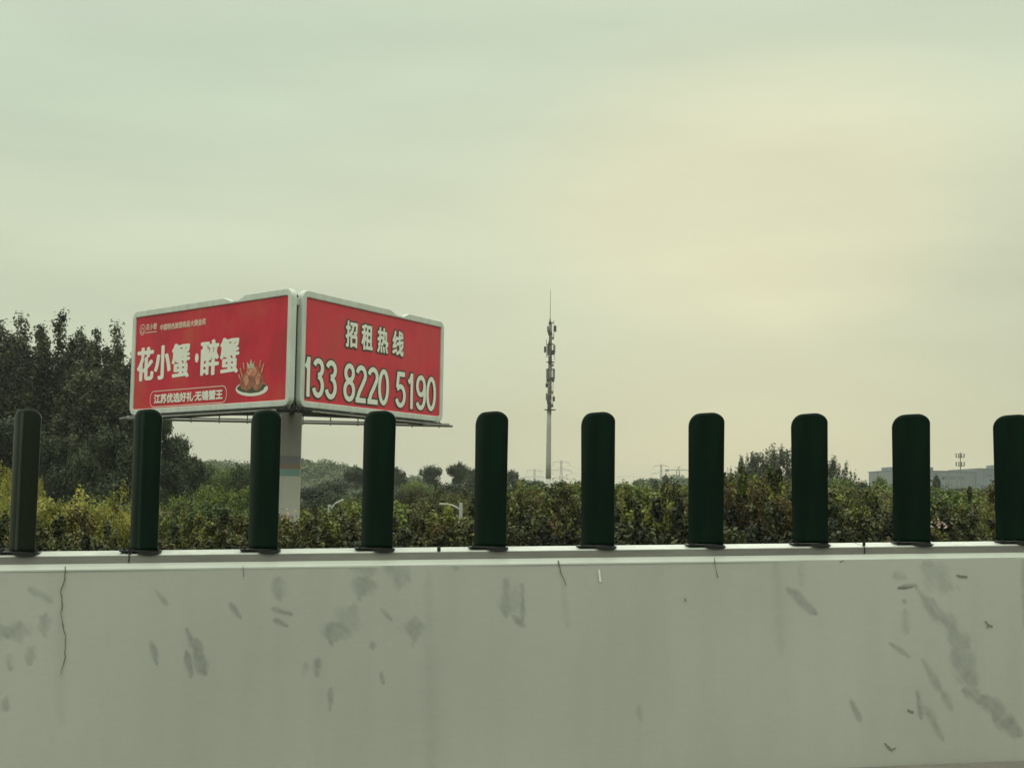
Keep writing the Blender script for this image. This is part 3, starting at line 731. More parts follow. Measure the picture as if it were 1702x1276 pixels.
def ribbon(mb, fc, pts, wd, w, closed=False):
    """mitred flat stroke in metres"""
    n = len(pts); L, Rr = [], []
    for i in range(n):
        a = pts[(i - 1) % n] if (closed or i > 0) else pts[0]; b = pts[(i + 1) % n] if (closed or i < n - 1) else pts[-1]; c = pts[i]
        d1 = Vector((c[0] - a[0], c[1] - a[1])); d2 = Vector((b[0] - c[0], b[1] - c[1]))
        if d1.length < 1e-9: d1 = d2
        if d2.length < 1e-9: d2 = d1
        d1.normalize(); d2.normalize(); t = (d1 + d2).normalized(); nn = Vector((-t.y, t.x)); k = wd / 2 / max(0.45, nn.dot(Vector((-d1.y, d1.x))))
        L.append((c[0] + nn.x * k, c[1] + nn.y * k)); Rr.append((c[0] - nn.x * k, c[1] - nn.y * k))
    vs = [fc.m(x, z, w) for x, z in L] + [fc.m(x, z, w) for x, z in Rr]
    mb.add(vs, [(i, n + i, n + (i + 1) % n, (i + 1) % n) for i in range(n if closed else n - 1)])
def disc(mb, fc, cx, cz, rx, rz, w, n=20, rot=0, jag=0, seed=0):
    rr_ = random.Random(seed); pts = []
    for k in range(n):
        a = 2 * math.pi * k / n; j = 1 + jag * rr_.uniform(-1, 1); x, z = rx * j * math.cos(a), rz * j * math.sin(a)
        pts.append(fc.m(cx + x * math.cos(rot) - z * math.sin(rot), cz + x * math.sin(rot) + z * math.cos(rot), w))
    mb.add(pts, [tuple(range(n))])
# left poster: title, small lines, emblem, framed slogan
tb = MB()
for ch, u0, u1 in (('花', .016, .140), ('小', .143, .262), ('蟹', .266, .393), ('醉', .463, .585), ('蟹', .590, .713)):
    put_text(tb, FL, ch, u0, .298, u1, .664, 0.092, 0.036)
disc(tb, FL, .438 * FL.W, .49 * FL.H, 0.16, 0.24, 0.012)
tb.build('title_lettering', M['letter'], postL, POLE)
tb = MB(); put_text(tb, FL, '花小蟹', .073, .845, .152, .915, 0.012); put_text(tb, FL, '中国特色旅游商品大赛金奖', .176, .822, .492, .892, 0.016)
ribbon(tb, FL, [(.070 * FL.W, .822 * FL.H), (.152 * FL.W, .822 * FL.H)], 0.05, 0.012)
tb.build('small_lettering', M['letterpink'], postL, POLE)
em = MB(); cx, cz = .047 * FL.W, .86 * FL.H
ribbon(em, FL, [(cx + 0.25 * math.cos(a * math.pi / 12), cz + 0.27 * math.sin(a * math.pi / 12)) for a in range(24)], 0.05, 0.012, True)
ribbon(em, FL, [(cx - 0.15, cz - 0.02), (cx, cz + 0.12), (cx + 0.15, cz - 0.02)], 0.05, 0.014)
ribbon(em, FL, [(cx - 0.11, cz - 0.03), (cx - 0.11, cz - 0.15), (cx + 0.11, cz - 0.15), (cx + 0.11, cz - 0.03)], 0.045, 0.016)
em.build('emblem', M['letterpink'], postL, POLE)
tb = MB(); put_text(tb, FL, '江苏优选好礼·无锡蟹王', .150, .046, .616, .148, 0.022)
tb.build('slogan_lettering', M['letter'], postL, POLE)
tb = MB(); ribbon(tb, FL, rrect(.122 * FL.W, .014 * FL.H, .640 * FL.W, .180 * FL.H, 0.34), 0.05, 0.012, True)
tb.build('slogan_outline', M['letterpink'], postL, POLE)
# dish of crab printed at the lower right
gx, gz = .795 * FL.W, .13 * FL.H
q = MB(); disc(q, FL, gx, gz, 1.28, 0.36, 0.010, 32, rot=-0.03); q.build('printed_plate', M['plate'], postL, POLE)
q = MB(); disc(q, FL, gx, gz + 0.08, 1.10, 0.30, 0.013, 30, jag=0.07, seed=2); q.build('printed_garnish', M['garnish'], postL, POLE)
q = MB(); disc(q, FL, gx - 0.42, gz + 0.36, 0.52, 0.44, 0.016, 22, jag=0.10, seed=3); disc(q, FL, gx + 0.45, gz + 0.38, 0.50, 0.46, 0.018, 22, jag=0.10, seed=4); disc(q, FL, gx + 0.02, gz + 0.62, 0.60, 0.52, 0.020, 26, jag=0.10, seed=5)
q.build('printed_crab_body', M['crabdark'], postL, POLE)
q = MB()
disc(q, FL, gx + 0.02, gz + 0.85, 0.42, 0.24, 0.023, 18, jag=0.06, seed=6); disc(q, FL, gx - 0.45, gz + 0.42, 0.22, 0.26, 0.024, 12, jag=0.1, seed=7); disc(q, FL, gx + 0.50, gz + 0.45, 0.20, 0.28, 0.025, 12, jag=0.1, seed=8)
for k, (a, b) in enumerate((((-0.75, 0.62), (-0.95, 1.05)), ((-0.62, 0.95), (-0.72, 1.32)), ((0.75, 0.75), (0.92, 1.15)), ((-0.9, 0.5), (-1.05, 0.75)), ((0.62, 1.0), (0.66, 1.35)))):
    ribbon(q, FL, [(gx + a[0], gz + a[1]), (gx + b[0], gz + b[1])], 0.10, 0.026 + k * 0.001)
q.build('printed_crab_shell', M['crab'], postL, POLE)
q = MB(); q.add([FL.m(gx + x, gz + z, 0.034) for x, z in ((-0.34, 0.98), (0.14, 0.98), (0.20, 1.34), (0.03, 1.16), (-0.08, 1.44), (-0.20, 1.16), (-0.42, 1.32))], [tuple(range(7))])
q.build('printed_garnish_top', M['cream'], postL, POLE)

# right poster
def uR(x): return 62.15 * (x - 178) / (62.15 * (x - 178) + 72.66 * (1278 - x))
ol, tb = MB(), MB()
for ch, x0, x1 in (('招', 503, 602), ('租', 632, 727), ('热', 762, 853), ('线', 885, 978)):
    put_text(ol, FR, ch, uR(x0) - 0.006, .575, uR(x1) + 0.006, .880, 0.115, n=12, w=0.010)
    put_text(tb, FR, ch, uR(x0), .592, uR(x1), .862, 0.042, w=0.028)
ol.build('lettering_outline', M['outline'], postR, POLE); tb.build('heading_lettering', M['letter'], postR, POLE)
def arc(cx, cy, rx, ry, a0, a1, n=12):
    return [(cx + rx * math.cos(math.radians(a0 + (a1 - a0) * k / n)), cy + ry * math.sin(math.radians(a0 + (a1 - a0) * k / n))) for k in range(n + 1)]
DG = {  # strokes in a 1 x 2.2 cell (stroke centre lines)
    '0': [arc(.5, 1.1, .36, .94, 0, 360, 28)[:-1] + ['c']],
    '1': [[(.58, 0.0), (.58, 2.2)], [(.20, 1.62), (.40, 1.76), (.56, 2.06)]],
    '2': [arc(.5, 1.62, .36, .44, 165, -25, 12) + [(.62, 1.05), (.36, .62), (.18, .16)], [(.05, .15), (.94, .15)]],
    '3': [arc(.48, 1.66, .35, .40, 160, -70, 12) + [(.46, 1.24)], [(.46, 1.20)] + arc(.48, .66, .37, .52, 75, -165, 14)],
    '5': [[(.88, 2.05), (.30, 2.05), (.20, 1.20)], [(.18, 1.14)] + arc(.50, .72, .37, .58, 125, -160, 16)],
    '8': [arc(.5, 1.64, .32, .42, 0, 360, 22)[:-1] + ['c'], arc(.5, .64, .37, .50, 0, 360, 24)[:-1] + ['c']],
    '9': [arc(.48, 1.50, .34, .54, 0, 360, 24)[:-1] + ['c'], [(.83, 1.62), (.84, 1.1)] + arc(.46, .78, .38, .64, 0, -150, 14)],
}
def digit(mb, fc, ch, u0, u1, v0, v1, wd, w):
    x0, z0 = u0 * fc.W, v0 * fc.H; sx, sz = (u1 - u0) * fc.W, (v1 - v0) * fc.H / 2.2
    for i, st in enumerate(DG[ch]):
        closed = st[-1] == 'c'; pts = [(x0 + p[0] * sx, z0 + p[1] * sz) for p in (st[:-1] if closed else st)]
        if not closed and wd > 0.29:      # outline: run past the stroke's ends too
            e = (wd - 0.25) / 2
            for a, b in ((0, 1), (-1, -2)):
                d = Vector(pts[a]) - Vector(pts[b]); d.normalize(); pts[a] = (pts[a][0] + d.x * e, pts[a][1] + d.y * e)
        ribbon(mb, fc, pts, wd, w + i * 0.002, closed)
ol, tb = MB(), MB()
for k, (ch, x0, x1) in enumerate((('1', 174, 238), ('3', 244, 340), ('3', 347, 444), ('8', 496, 592), ('2', 592, 685), ('2', 688, 780), ('0', 776, 868), ('5', 914, 1003), ('1', 1006, 1080), ('9', 1083, 1168), ('0', 1166, 1248))):
    u0, u1 = uR(x0), uR(x1); wd = 0.25
    digit(ol, FR, ch, u0, u1, .045, .43, wd + 0.17, 0.010 + (k % 3) * 0.005); digit(tb, FR, ch, u0, u1, .045, .43, wd, 0.030 + (k % 3) * 0.004)
ol.build('phone_number_outline', M['outline'], postR, POLE); tb.build('phone_number_lettering', M['letter'], postR, POLE)

# pole with painted bands
def cyl(mb, c, r0, r1, z0, z1, n=28):
    mb.tube([Vector((c.x, c.y, z0)), Vector((c.x, c.y, z1))], r0, n, r1)
zpole = lambda y: P(482, y, 67.9).z
PR = 0.57
for nm, a, b, m, dr in (('pole_upper', 757, 684, 'polegrey', 0), ('painted_band', 769, 757, 'bandslate', .002), ('painted_band', 779, 769, 'bandrust', .002), ('painted_band', 791, 779, 'bandteal', .002)):
    q = MB(); cyl(q, POLE, PR + dr, PR + dr, zpole(a), zpole(b)); q.build(nm, M[m], bb_root, POLE, smooth=False)
q = MB(); cyl(q, POLE, PR, PR, POLE.z - 0.3, zpole(791)); q.build('pole_lower', M['polepale'], bb_root, POLE)
# understructure: ring of box beams, walkway and service rail under each face
us = MB()
ctr = Vector((POLE.x, POLE.y, 0))
corners = [(PA + PA * 0), (PB + PC) / 2, PD]
zt = zb0 - 0.32
for c in corners:
    d = (Vector((c.x, c.y, 0)) - ctr); a = ctr + d * 0.04; b = ctr + d * 0.92
    us.tube([Vector((a.x, a.y, zt + 0.12)), Vector((b.x, b.y, zt + 0.16))], 0.17, 4)
    us.tube([Vector((a.x, a.y, zt + 0.9)), Vector((b.x, b.y, zt + 0.3))], 0.12, 4)
us.build('support_beam', M['darksteel'], bb_root, POLE)
for fc in (FL, FR):
    w = MB()
    w.prism([(0.1, -0.43), (fc.W - 0.1, -0.43), (fc.W - 0.1, -0.39), (0.1, -0.39)], fc.m, -1.15, 0.30)
    w.tube([fc.m(0.0, -0.36, -0.10), fc.m(fc.W, -0.36, -0.10)], 0.06, 4)
    w.tube([fc.m(0.0, -0.42, -1.1), fc.m(fc.W, -0.42, -1.1)], 0.07, 4)
    n = 10
    for k in range(n + 1):
        x = fc.W * k / n; w.tube([fc.m(x, -0.48, 0.28), fc.m(x, -0.33, 0.05)], 0.025, 4)
    w.build('walkway', M['darksteel'], bb_root, POLE)
    w = MB(); w.tube([fc.m(0.2, -0.50, 0.42), fc.m(fc.W - 0.2, -0.50, 0.42)], 0.045, 6); w.build('walkway_rail', M['greysteel'], bb_root, POLE)
rail_ = MB()
a, b = P(199, 697, 71.0), P(752, 707, 73.6)
a.z = b.z = 5.49
rail_.tube([a, b], 0.065, 6); rail_.tube([a + Vector((0.2, 0.5, 0.16)), b + Vector((-0.2, 0.5, 0.14))], 0.04, 6)
rail_.tube([b, b + Vector((-2.2, -2.4, 0.22))], 0.05, 6); rail_.tube([a, a + Vector((2.4, -1.9, 0.25))], 0.05, 6)
for k in range(12):
    p = a.lerp(b, (k + 0.5) / 12); rail_.tube([p + Vector((0, 0, -0.12)), p + Vector((0, 0, 0.42))], 0.035, 5)
rail_.build('service_rail', M['greysteel'], bb_root, POLE)
cj = MB(); c = (PB + PC) / 2 + Vector((-0.02, 0.35, 0))
for dx in (-0.12, 0.14): cj.tube([Vector((c.x + dx, c.y, zb0 - 0.5)), Vector((c.x + dx, c.y, zb1 + 0.05))], 0.05, 5)
for k in range(12): cj.tube([Vector((c.x - 0.12, c.y, zb0 + k * 0.4)), Vector((c.x + 0.14, c.y, zb0 + k * 0.4 + 0.2))], 0.025, 4)
cj.build('corner_ladder', M['darksteel'], bb_root, POLE)
cj = MB(); cj.box(c + Vector((0.0, -0.25, zb1 - 0.25)), (0.22, 0.3, 0.35)); cj.build('corner_return', M['whiteframe'], bb_root, POLE, bevel=0.03)  # bright side return of the frames at their top corner

# ------------------------------------------------------------------ telecom mast
MD = 220.0
mbase = P(911, 830, MD); mbase.z = ground_z(mbase.x, mbase.y)
mast = empty('telecom_mast', mbase, 'tall slender grey monopole telecom mast with antenna clusters and a thin top rod', 'mast')
zm = lambda y: 1.98 + (825 - y) * 0.1007
def mx(px): return mbase.x + (px - 912.5) * 0.1
q = MB(); q.tube([Vector((mbase.x, mbase.y, mbase.z)), Vector((mbase.x, mbase.y, zm(796)))], 0.52, 16, 0.46); q.build('pole_foot', M['mastpale'], mast, mbase, smooth=True)
q = MB(); q.tube([Vector((mbase.x, mbase.y, z)) for z in np.linspace(zm(796), zm(682), 5)], 0.45, 16, 0.36); q.build('pole_shaft', M['mast'], mast, mbase, smooth=True)
q = MB(); q.tube([Vector((mbase.x, mbase.y, z)) for z in np.linspace(zm(682), zm(603), 4)], 0.32, 12, 0.24); q.tube([Vector((mbase.x, mbase.y, z)) for z in np.linspace(zm(603), zm(537), 4)], 0.23, 12, 0.17)
q.tube([Vector((mbase.x, mbase.y, zm(540))), Vector((mbase.x, mbase.y, zm(527)))], 0.26, 10, 0.04); q.build('pole_top', M['antenna'], mast, mbase, smooth=True)
q = MB(); q.tube([Vector((mbase.x, mbase.y, zm(529))), Vector((mbase.x, mbase.y, zm(481)))], 0.055, 6, 0.03); q.build('lightning_rod', M['antenna'], mast, mbase)
for y, r in ((682, 1.0), (603, 0.7), (573, 0.55), (615, 0.6), (537, 0.4)):
    q = MB(); q.tube([Vector((mbase.x + 0.15, mbase.y, zm(y) - 0.05)), Vector((mbase.x + 0.15, mbase.y, zm(y) + 0.05))], r, 16); q.build('platform', M['antennadark'], mast, mbase)
def ant(px, y0, y1, w, m='antenna', dy=0.0, name='panel_antenna'):
    q = MB(); q.box(Vector((mx(px), mbase.y + dy, (zm(y0) + zm(y1)) / 2)), (w, 0.28, abs(zm(y0) - zm(y1)))); q.build(name, M[m], mast, mbase, bevel=0.02)
for a_ in ((909.0, 543, 553, .3, 'antenna', -.2), (921.0, 542, 552, .42, 'antennadark', 0), (911.5, 551, 558, .5, 'antennadark', -.3), (904.5, 577, 587, .35, 'antennadark', 0), (909.5, 574, 592, .3, 'antennadark', -.2),
           (920, 574, 588, .35, 'antenna', -.1), (917.5, 583, 591, .6, 'antennadark', -.3), (908.5, 614, 631, .35, 'antenna', -.2), (919.5, 614, 631, .4, 'antenna', -.2), (913, 613, 630, .35, 'antenna', -.5),
           (909.5, 631, 637, .45, 'antennadark', -.2), (918.5, 631, 636, .4, 'antennadark', -.2), (908, 638, 645, .4, 'antennadark', -.1), (912, 640, 652, .45, 'antenna', -.4), (908.3, 655, 666, .35, 'antenna', -.1),
           (920, 660, 668, .38, 'antennadark', 0), (911, 665, 672, .5, 'antennadark', -.3)):
    ant(*a_)
for k, y in enumerate(np.arange(546, 676, 7.5)):
    ant(911.5 + 3.0 * (k % 3), y, y + 4.5, 0.34, 'antennadark' if k % 2 else 'antenna', -0.45, 'radio_unit')
q = MB(); q.tube([Vector((mx(915.6), mbase.y - 0.3, zm(690))), Vector((mx(915.0), mbase.y - 0.3, zm(540)))], 0.07, 5); q.build('cable_bundle', M['antennadark'], mast, mbase)
q = MB()
for px, y0, y1 in ((918.8, 533, 562), (906.8, 565, 594), (918.5, 612, 676), (920, 585, 600)):
    q.tube([Vector((mx(px), mbase.y, zm(y0))), Vector((mx(px), mbase.y, zm(y1)))], 0.045, 5)
for px0, px1, y in ((912, 919, 537), (912, 919, 558), (906, 913, 573), (906, 914, 594), (908, 919, 615), (908, 919, 652), (910, 919, 672), (912, 919, 663), (906, 912, 583)):
    q.tube([Vector((mx(px0), mbase.y, zm(y))), Vector((mx(px1), mbase.y, zm(y)))], 0.04, 5)
q.build('antenna_bracket', M['antennadark'], mast, mbase)

# smaller far mast before the long building
MD2 = 300.0
b2 = P(1597, 815, MD2); b2.z = ground_z(b2.x, b2.y)
m2 = empty('telecom_mast', b2, 'small distant telecom mast with two antenna tiers before the long pale building', 'mast')
z2 = lambda y: P(1597, y, MD2).z
q = MB(); q.tube([Vector((b2.x, b2.y, b2.z)), Vector((b2.x, b2.y, z2(751)))], 0.20, 8, 0.09); q.build('pole', M['antenna'], m2, b2)
for yy in (757, 771):
    q = MB(); q.tube([Vector((b2.x, b2.y, z2(yy + 3) - 0.04)), Vector((b2.x, b2.y, z2(yy + 3) + 0.04))], 0.7, 12); q.build('platform', M['antennadark'], m2, b2)
    for k, dx in enumerate((-0.85, -0.45, 0.35, 0.75)):
        q = MB(); q.box(Vector((b2.x + dx, b2.y + (-0.3 if k % 2 else 0.3), z2(yy))), (0.22, 0.2, 1.0)); q.build('panel_antenna', M['antenna'], m2, b2)

# ------------------------------------------------------------------ far pylons, crane, wires
def pylon(px, ytop, D, label, arms=3, wtop=1.0, wbase=6.5, armw=7.0, thick=0.16, zrel=None):
    top = P(px, ytop, D); b = Vector((top.x, top.y, -6.0)); H = top.z - b.z
    r = empty('lattice_pylon', b, label, 'pylon', 'distant power line pylons')
    q = MB(); n = 7
    def hw(h): return (wbase + (wtop - wbase) * min(1, h / (0.78 * H))) / 2 if h < 0.78 * H else wtop / 2
    lv = [H * (1 - (1 - k / n) ** 1.4) for k in range(n + 1)]
    for sx, sy in ((-1, -1), (1, -1), (1, 1), (-1, 1)):
        q.tube([b + Vector((sx * hw(h), sy * hw(h), h)) for h in lv], thick, 4)
    for k in range(n):
        h0, h1 = lv[k], lv[k + 1]; a, c = hw(h0), hw(h1)
        for (p0, p1) in (((-1, -1), (1, -1)), ((1, -1), (1, 1)), ((1, 1), (-1, 1)), ((-1, 1), (-1, -1))):
            q.tube([b + Vector((p0[0] * a, p0[1] * a, h0)), b + Vector((p1[0] * c, p1[1] * c, h1))], thick * 0.6, 3)
            q.tube([b + Vector((p1[0] * a, p1[1] * a, h0)), b + Vector((p0[0] * c, p0[1] * c, h1))], thick * 0.6, 3)
    q.build('tower', M['pylon'], r, b)
    tips = []
    for k in range(arms):
        h = H * (0.97 - 0.16 * k); w_ = armw * (0.8 + 0.2 * (k % 2))
        q = MB()
        q.tube([b + Vector((-w_, 0, h)), b + Vector((w_, 0, h))], thick * 0.8, 4); q.tube([b + Vector((-w_, 0, h)), b + Vector((0, 0, h + 1.4)), b + Vector((w_, 0, h))], thick * 0.7, 4)
        for sx in (-1, 1): q.tube([b + Vector((sx * w_, 0, h)), b + Vector((sx * w_, 0, h - 1.8))], 0.12, 4); tips.append(b + Vector((sx * w_, 0, h - 1.8)))
        q.build('cross_arm', M['pylon'], r, b)
    return tips
ty = [pylon(933, 766, 900, 'tallest of the faint lattice pylons, just right of the telecom mast'),
      pylon(888.5, 780, 1000, 'faint lattice pylon just left of the telecom mast foot'),
      pylon(870.5, 793, 1250, 'smallest faint lattice pylon beside the fifth green panel', armw=8),
      pylon(1099, 772, 950, 'faint lattice pylon on the far hill left of the tower crane', armw=6.5)]
wires = MB()
def wire(a, b, sag):
    wires.tube([a.lerp(b, k / 14) - Vector((0, 0, sag * 4 * (k / 14) * (1 - k / 14))) for k in range(15)], 0.05, 3, cap=False)
for i in range(6):
    wire(ty[0][i], ty[1][i], 2.0); wire(ty[0][i], ty[3][i], 7.0); wire(ty[1][i], ty[2][i], 2.5)
wo = wires.build('power_line', M['pylon'])
tag(wo, 'thin sagging power lines strung between the faint pylons', 'power line')
cb_ = P(1127, 800, 900); cb_.z = -6
cr_ = empty('tower_crane', cb_, 'faint distant tower crane with a short mast and level jib on the hill', 'crane')
zc = lambda y: P(1127, y, 900).z
q = MB()
for sx, sy in ((-1, -1), (1, -1), (1, 1), (-1, 1)): q.tube([Vector((cb_.x + sx, cb_.y + sy, -6)), Vector((cb_.x + sx, cb_.y + sy, zc(781)))], 0.22, 4)
for k in range(12):
    z0 = -6 + k * 2.6; q.tube([Vector((cb_.x - 1, cb_.y - 1, z0)), Vector((cb_.x + 1, cb_.y - 1, z0 + 2.6))], 0.13, 3)
q.build('mast_section', M['pylon'], cr_, cb_)
xa, xb = P(1106, 781, 900).x, P(1146, 781, 900).x
q = MB(); q.tube([Vector((xa, cb_.y, zc(781))), Vector((xb, cb_.y, zc(781)))], 0.35, 4); q.tube([Vector((xa + 3, cb_.y, zc(781))), Vector((cb_.x, cb_.y, zc(775))), Vector((xb - 3, cb_.y, zc(781)))], 0.10, 3)
q.tube([Vector((cb_.x, cb_.y, zc(781))), Vector((cb_.x + 1.0, cb_.y, zc(775)))], 0.4, 4); q.build('jib', M['pylon'], cr_, cb_)
q = MB(); q.box(Vector((xa + 1, cb_.y, zc(781.8))), (2.4, 1.2, 1.6)); q.build('counterweight', M['greysteel'], cr_, cb_)

# ------------------------------------------------------------------ long pale building
BD = 620.0
bl = P(1444, 800, BD); bz = -6.0
bld = empty('factory_building', (bl.x, BD, bz), 'long pale grey flat-roofed factory building far behind the trees at right', 'building')
bo = Vector(bld.location)
zr = lambda y, x=1550: P(x, y, BD).z
xs = lambda px: P(px, 800, BD).x
q = MB(); top = zr(783.5)
x0, x1 = xs(1444) * (BD + 40) / BD, xs(1621); q.box(((x0 + x1) / 2, BD + 20, (bz + top) / 2), (x1 - x0, 40, top - bz)); q.build('wall', M['wall'], bld, bo)
x2, x3 = x1 + 0.05, xs(1900); top2 = zr(780, 1640); q = MB(); q.box(((x2 + x3) / 2, BD + 19, (bz + top2) / 2), (x3 - x2, 42, top2 - bz)); q.build('wall', M['cladblue'], bld, bo)
q = MB(); q.box(((x0 + x1) / 2, BD + 20, top + 0.25), (x1 - x0 + 0.6, 40.6, 0.5)); q.box(((x2 + x3) / 2 + 0.4, BD + 19, top2 + 0.25), (x3 - x2 - 0.3, 42.6, 0.5)); q.build('roof_edge', M['roofm'], bld, bo)
for a, b, y in ((1484, 1500, 776.5), (1547, 1557, 776.5), (1664, 1700, 773)):
    xa, xb = xs(a), xs(b); zt_ = zr(y, (a + b) / 2); q = MB(); q.box(((xa + xb) / 2, BD + 12, (top + zt_) / 2 + 0.26), (xb - xa, 14, zt_ - top)); q.build('stair_tower', M['cladblue' if a < 1600 else 'wall'], bld, bo)
rr = random.Random(8)
x = x0 + 2.4; k = 0
while x < x3 - 3:
    tz = top if x < x1 else top2; fy = BD if x < x1 else BD - 2
    if abs(x - x1) > 2:
        q = MB(); q.box((x, fy - 0.14, (bz + tz) / 2 - 0.2), (0.55, 0.28, tz - bz - 0.6)); q.build('pilaster', M['roofm' if k % 3 == 0 else 'cladblue'], bld, bo)
        for zf in (0.22, 0.45, 0.68, 0.88):
            if abs(x + 2.0 - x1) > 3:
                q = MB(); q.box((x + 2.0, fy - 0.05, bz + (tz - bz) * zf), (2.6, 0.10, 1.7)); q.build('window', M['glass'] if (k + int(zf * 10)) % 4 else M['cladblue'], bld, bo)
    x += 4.0; k += 1

# ------------------------------------------------------------------ vegetation
def leaves(name, pos, nrm, size, tone, m, seed, aspect=0.55):
    r = np.random.default_rng(seed); n = len(pos)
    nrm = nrm / (np.linalg.norm(nrm, axis=1, keepdims=True) + 1e-9)
    a = r.normal(size=(n, 3)); a -= (a * nrm).sum(1, keepdims=True) * nrm; a /= np.linalg.norm(a, axis=1, keepdims=True) + 1e-9
    b = np.cross(nrm, a); s = size[:, None] * 0.5
    fold = nrm * s * 0.25
    v = np.stack([pos - a * s, pos - b * s * aspect + fold, pos + a * s, pos + b * s * aspect + fold], 1).reshape(-1, 3)
    f = np.arange(4 * n).reshape(n, 4)
    return np_mesh(name, v, f, m, np.repeat(tone, 4))
def lobed(seed, lobes, n, leaf, out_bias=0.8, shell=0.45, jit=0.1):
    """lobes: (x,y,z,rx,ry,rz) ellipsoids; leaves near their shells, ragged"""
    r = np.random.default_rng(seed); L = np.array(lobes, float)
    vol = (L[:, 3] * L[:, 4] * L[:, 5]) ** 0.67; k = r.choice(len(L), n, p=vol / vol.sum())
    d = r.normal(size=(n, 3)); d /= np.linalg.norm(d, axis=1, keepdims=True)
    rad = (1 - shell * r.random(n) ** 1.5) * (1 + jit * r.normal(size=n))
    wob = 1 + 0.16 * np.sin(d[:, 0] * 7 + k) * np.sin(d[:, 2] * 6 + k * 2.1) + 0.1 * np.sin(d[:, 1] * 11 + k)
    pos = L[k, :3] + d * L[k, 3:] * (rad * wob)[:, None]
    nrm = d * out_bias + r.normal(size=(n, 3)) * 0.58; nrm[:, 2] += 0.35
    lt = r.random(len(L)); tone = np.clip(0.5 + 0.7 * (lt[k] - 0.5) + 0.14 * r.normal(size=n), 0, 1)
    size = leaf * (0.6 + 0.8 * r.random(n))
    return pos, nrm, size, tone
def twigs(mb, c, h, r, n, rnd, rad=0.012):
    for _ in range(n):
        a = rnd.uniform(0, 2 * math.pi); l = rnd.uniform(0.5, 1.0)
        mb.tube([Vector((0, 0, 0)), Vector((math.cos(a) * r * 0.35, math.sin(a) * r * 0.35, h * 0.45 * l)), Vector((math.cos(a) * r * 0.7, math.sin(a) * r * 0.7, h * 0.8 * l))], rad, 4, rad * 0.4)

def shrub_lobes(seed, R_=0.62, H=1.0, shoots=9):
    r = random.Random(seed); L = []
    for _ in range(24):
        a = r.uniform(0, 6.28); q = math.sqrt(r.random()) * R_ * 0.78; z = r.uniform(0.12, 0.86) * H * (1 - 0.25 * (q / R_) ** 2)
        s = r.uniform(0.09, 0.22); L.append((q * math.cos(a), q * math.sin(a), z, s, s, s * r.uniform(0.7, 1.0)))
    for _ in range(shoots):   # shoots that break the outline
        a = r.uniform(0, 6.28); q = math.sqrt(r.random()) * R_ * 0.8; s = r.uniform(0.035, 0.07)
        L.append((q * math.cos(a), q * math.sin(a), H * r.uniform(0.86, 1.06), s, s, s * 2.4))
    return L
def tree_lobes(seed, R_, H, z0, n=26, top=0.5, lo=0.12, hi=0.24):
    r = random.Random(seed); L = []
    for _ in range(n):
        f = r.random(); z = z0 + (H - z0) * f
        wr = R_ * math.sin(math.pi * min(1, max(0.05, (f * 0.86 + 0.12)))) ** 0.7
        a = r.uniform(0, 6.28); q = wr * r.uniform(0.25, 0.85); s = R_ * r.uniform(lo, hi) * 1.7
        L.append((q * math.cos(a), q * math.sin(a), min(z, H - s * 0.6), s, s, s * r.uniform(0.65, 0.95)))
    for _ in range(n // 2):
        a = r.uniform(0, 6.28); q = R_ * r.uniform(0, 0.55); s = R_ * r.uniform(0.05, 0.10)
        L.append((q * math.cos(a), q * math.sin(a), H - R_ * 0.22 * (q / R_) - s * r.uniform(0, 1.5), s, s, s * 1.8))
    return L
def poplar_lobes(seed, R_, H, z0):
    r = random.Random(seed); L = []
    for k in range(13):    # upright leaders
        a = r.uniform(0, 6.28); q = R_ * r.uniform(0.0, 0.62) if k else 0; top = H * r.uniform(0.74, 0.97) if k else H
        x, y = q * math.cos(a), q * math.sin(a); z = z0 + r.uniform(0, 0.2) * H; s0 = R_ * r.uniform(0.26, 0.40)
        while z < top:
            f = (z - z0) / (top - z0); s = s0 * (1 - 0.72 * f) + 0.05 * R_
            L.append((x * (0.85 + 0.3 * f) + r.uniform(-.4, .4) * s, y * (0.85 + 0.3 * f) + r.uniform(-.4, .4) * s, min(z, top - s), s, s, s * r.uniform(1.1, 1.6))); z += s * r.uniform(1.0, 1.5)
    for _ in range(16):
        a = r.uniform(0, 6.28); z = r.uniform(z0, H * 0.6); q = R_ * r.uniform(0.5, 0.85); s = R_ * r.uniform(0.15, 0.3)
        L.append((q * math.cos(a), q * math.sin(a), z, s, s, s * 1.1))
    return L
def spiky_lobes(seed, R_, H, z0):
    r = random.Random(seed); L = []
    dome = lambda q: z0 + (H * 0.97 - z0) * math.sqrt(max(0.05, 1 - 0.85 * q * q))
    for _ in range(46):
        a = r.uniform(0, 6.28); q = math.sqrt(r.random()) * 0.85; x, y = q * R_ * math.cos(a), q * R_ * math.sin(a); s = R_ * r.uniform(0.16, 0.24)
        L.append((x, y, r.uniform(z0 + s, max(z0 + s * 1.2, dome(q) - s * 1.1)), s, s, s * 1.4))
    for _ in range(70):
        a = r.uniform(0, 6.28); q = math.sqrt(r.random()) * 0.98; s = R_ * r.uniform(0.03, 0.05)
        L.append((q * R_ * math.cos(a), q * R_ * math.sin(a), dome(q) - s * 1.5, s, s, s * r.uniform(4, 6)))
    return L
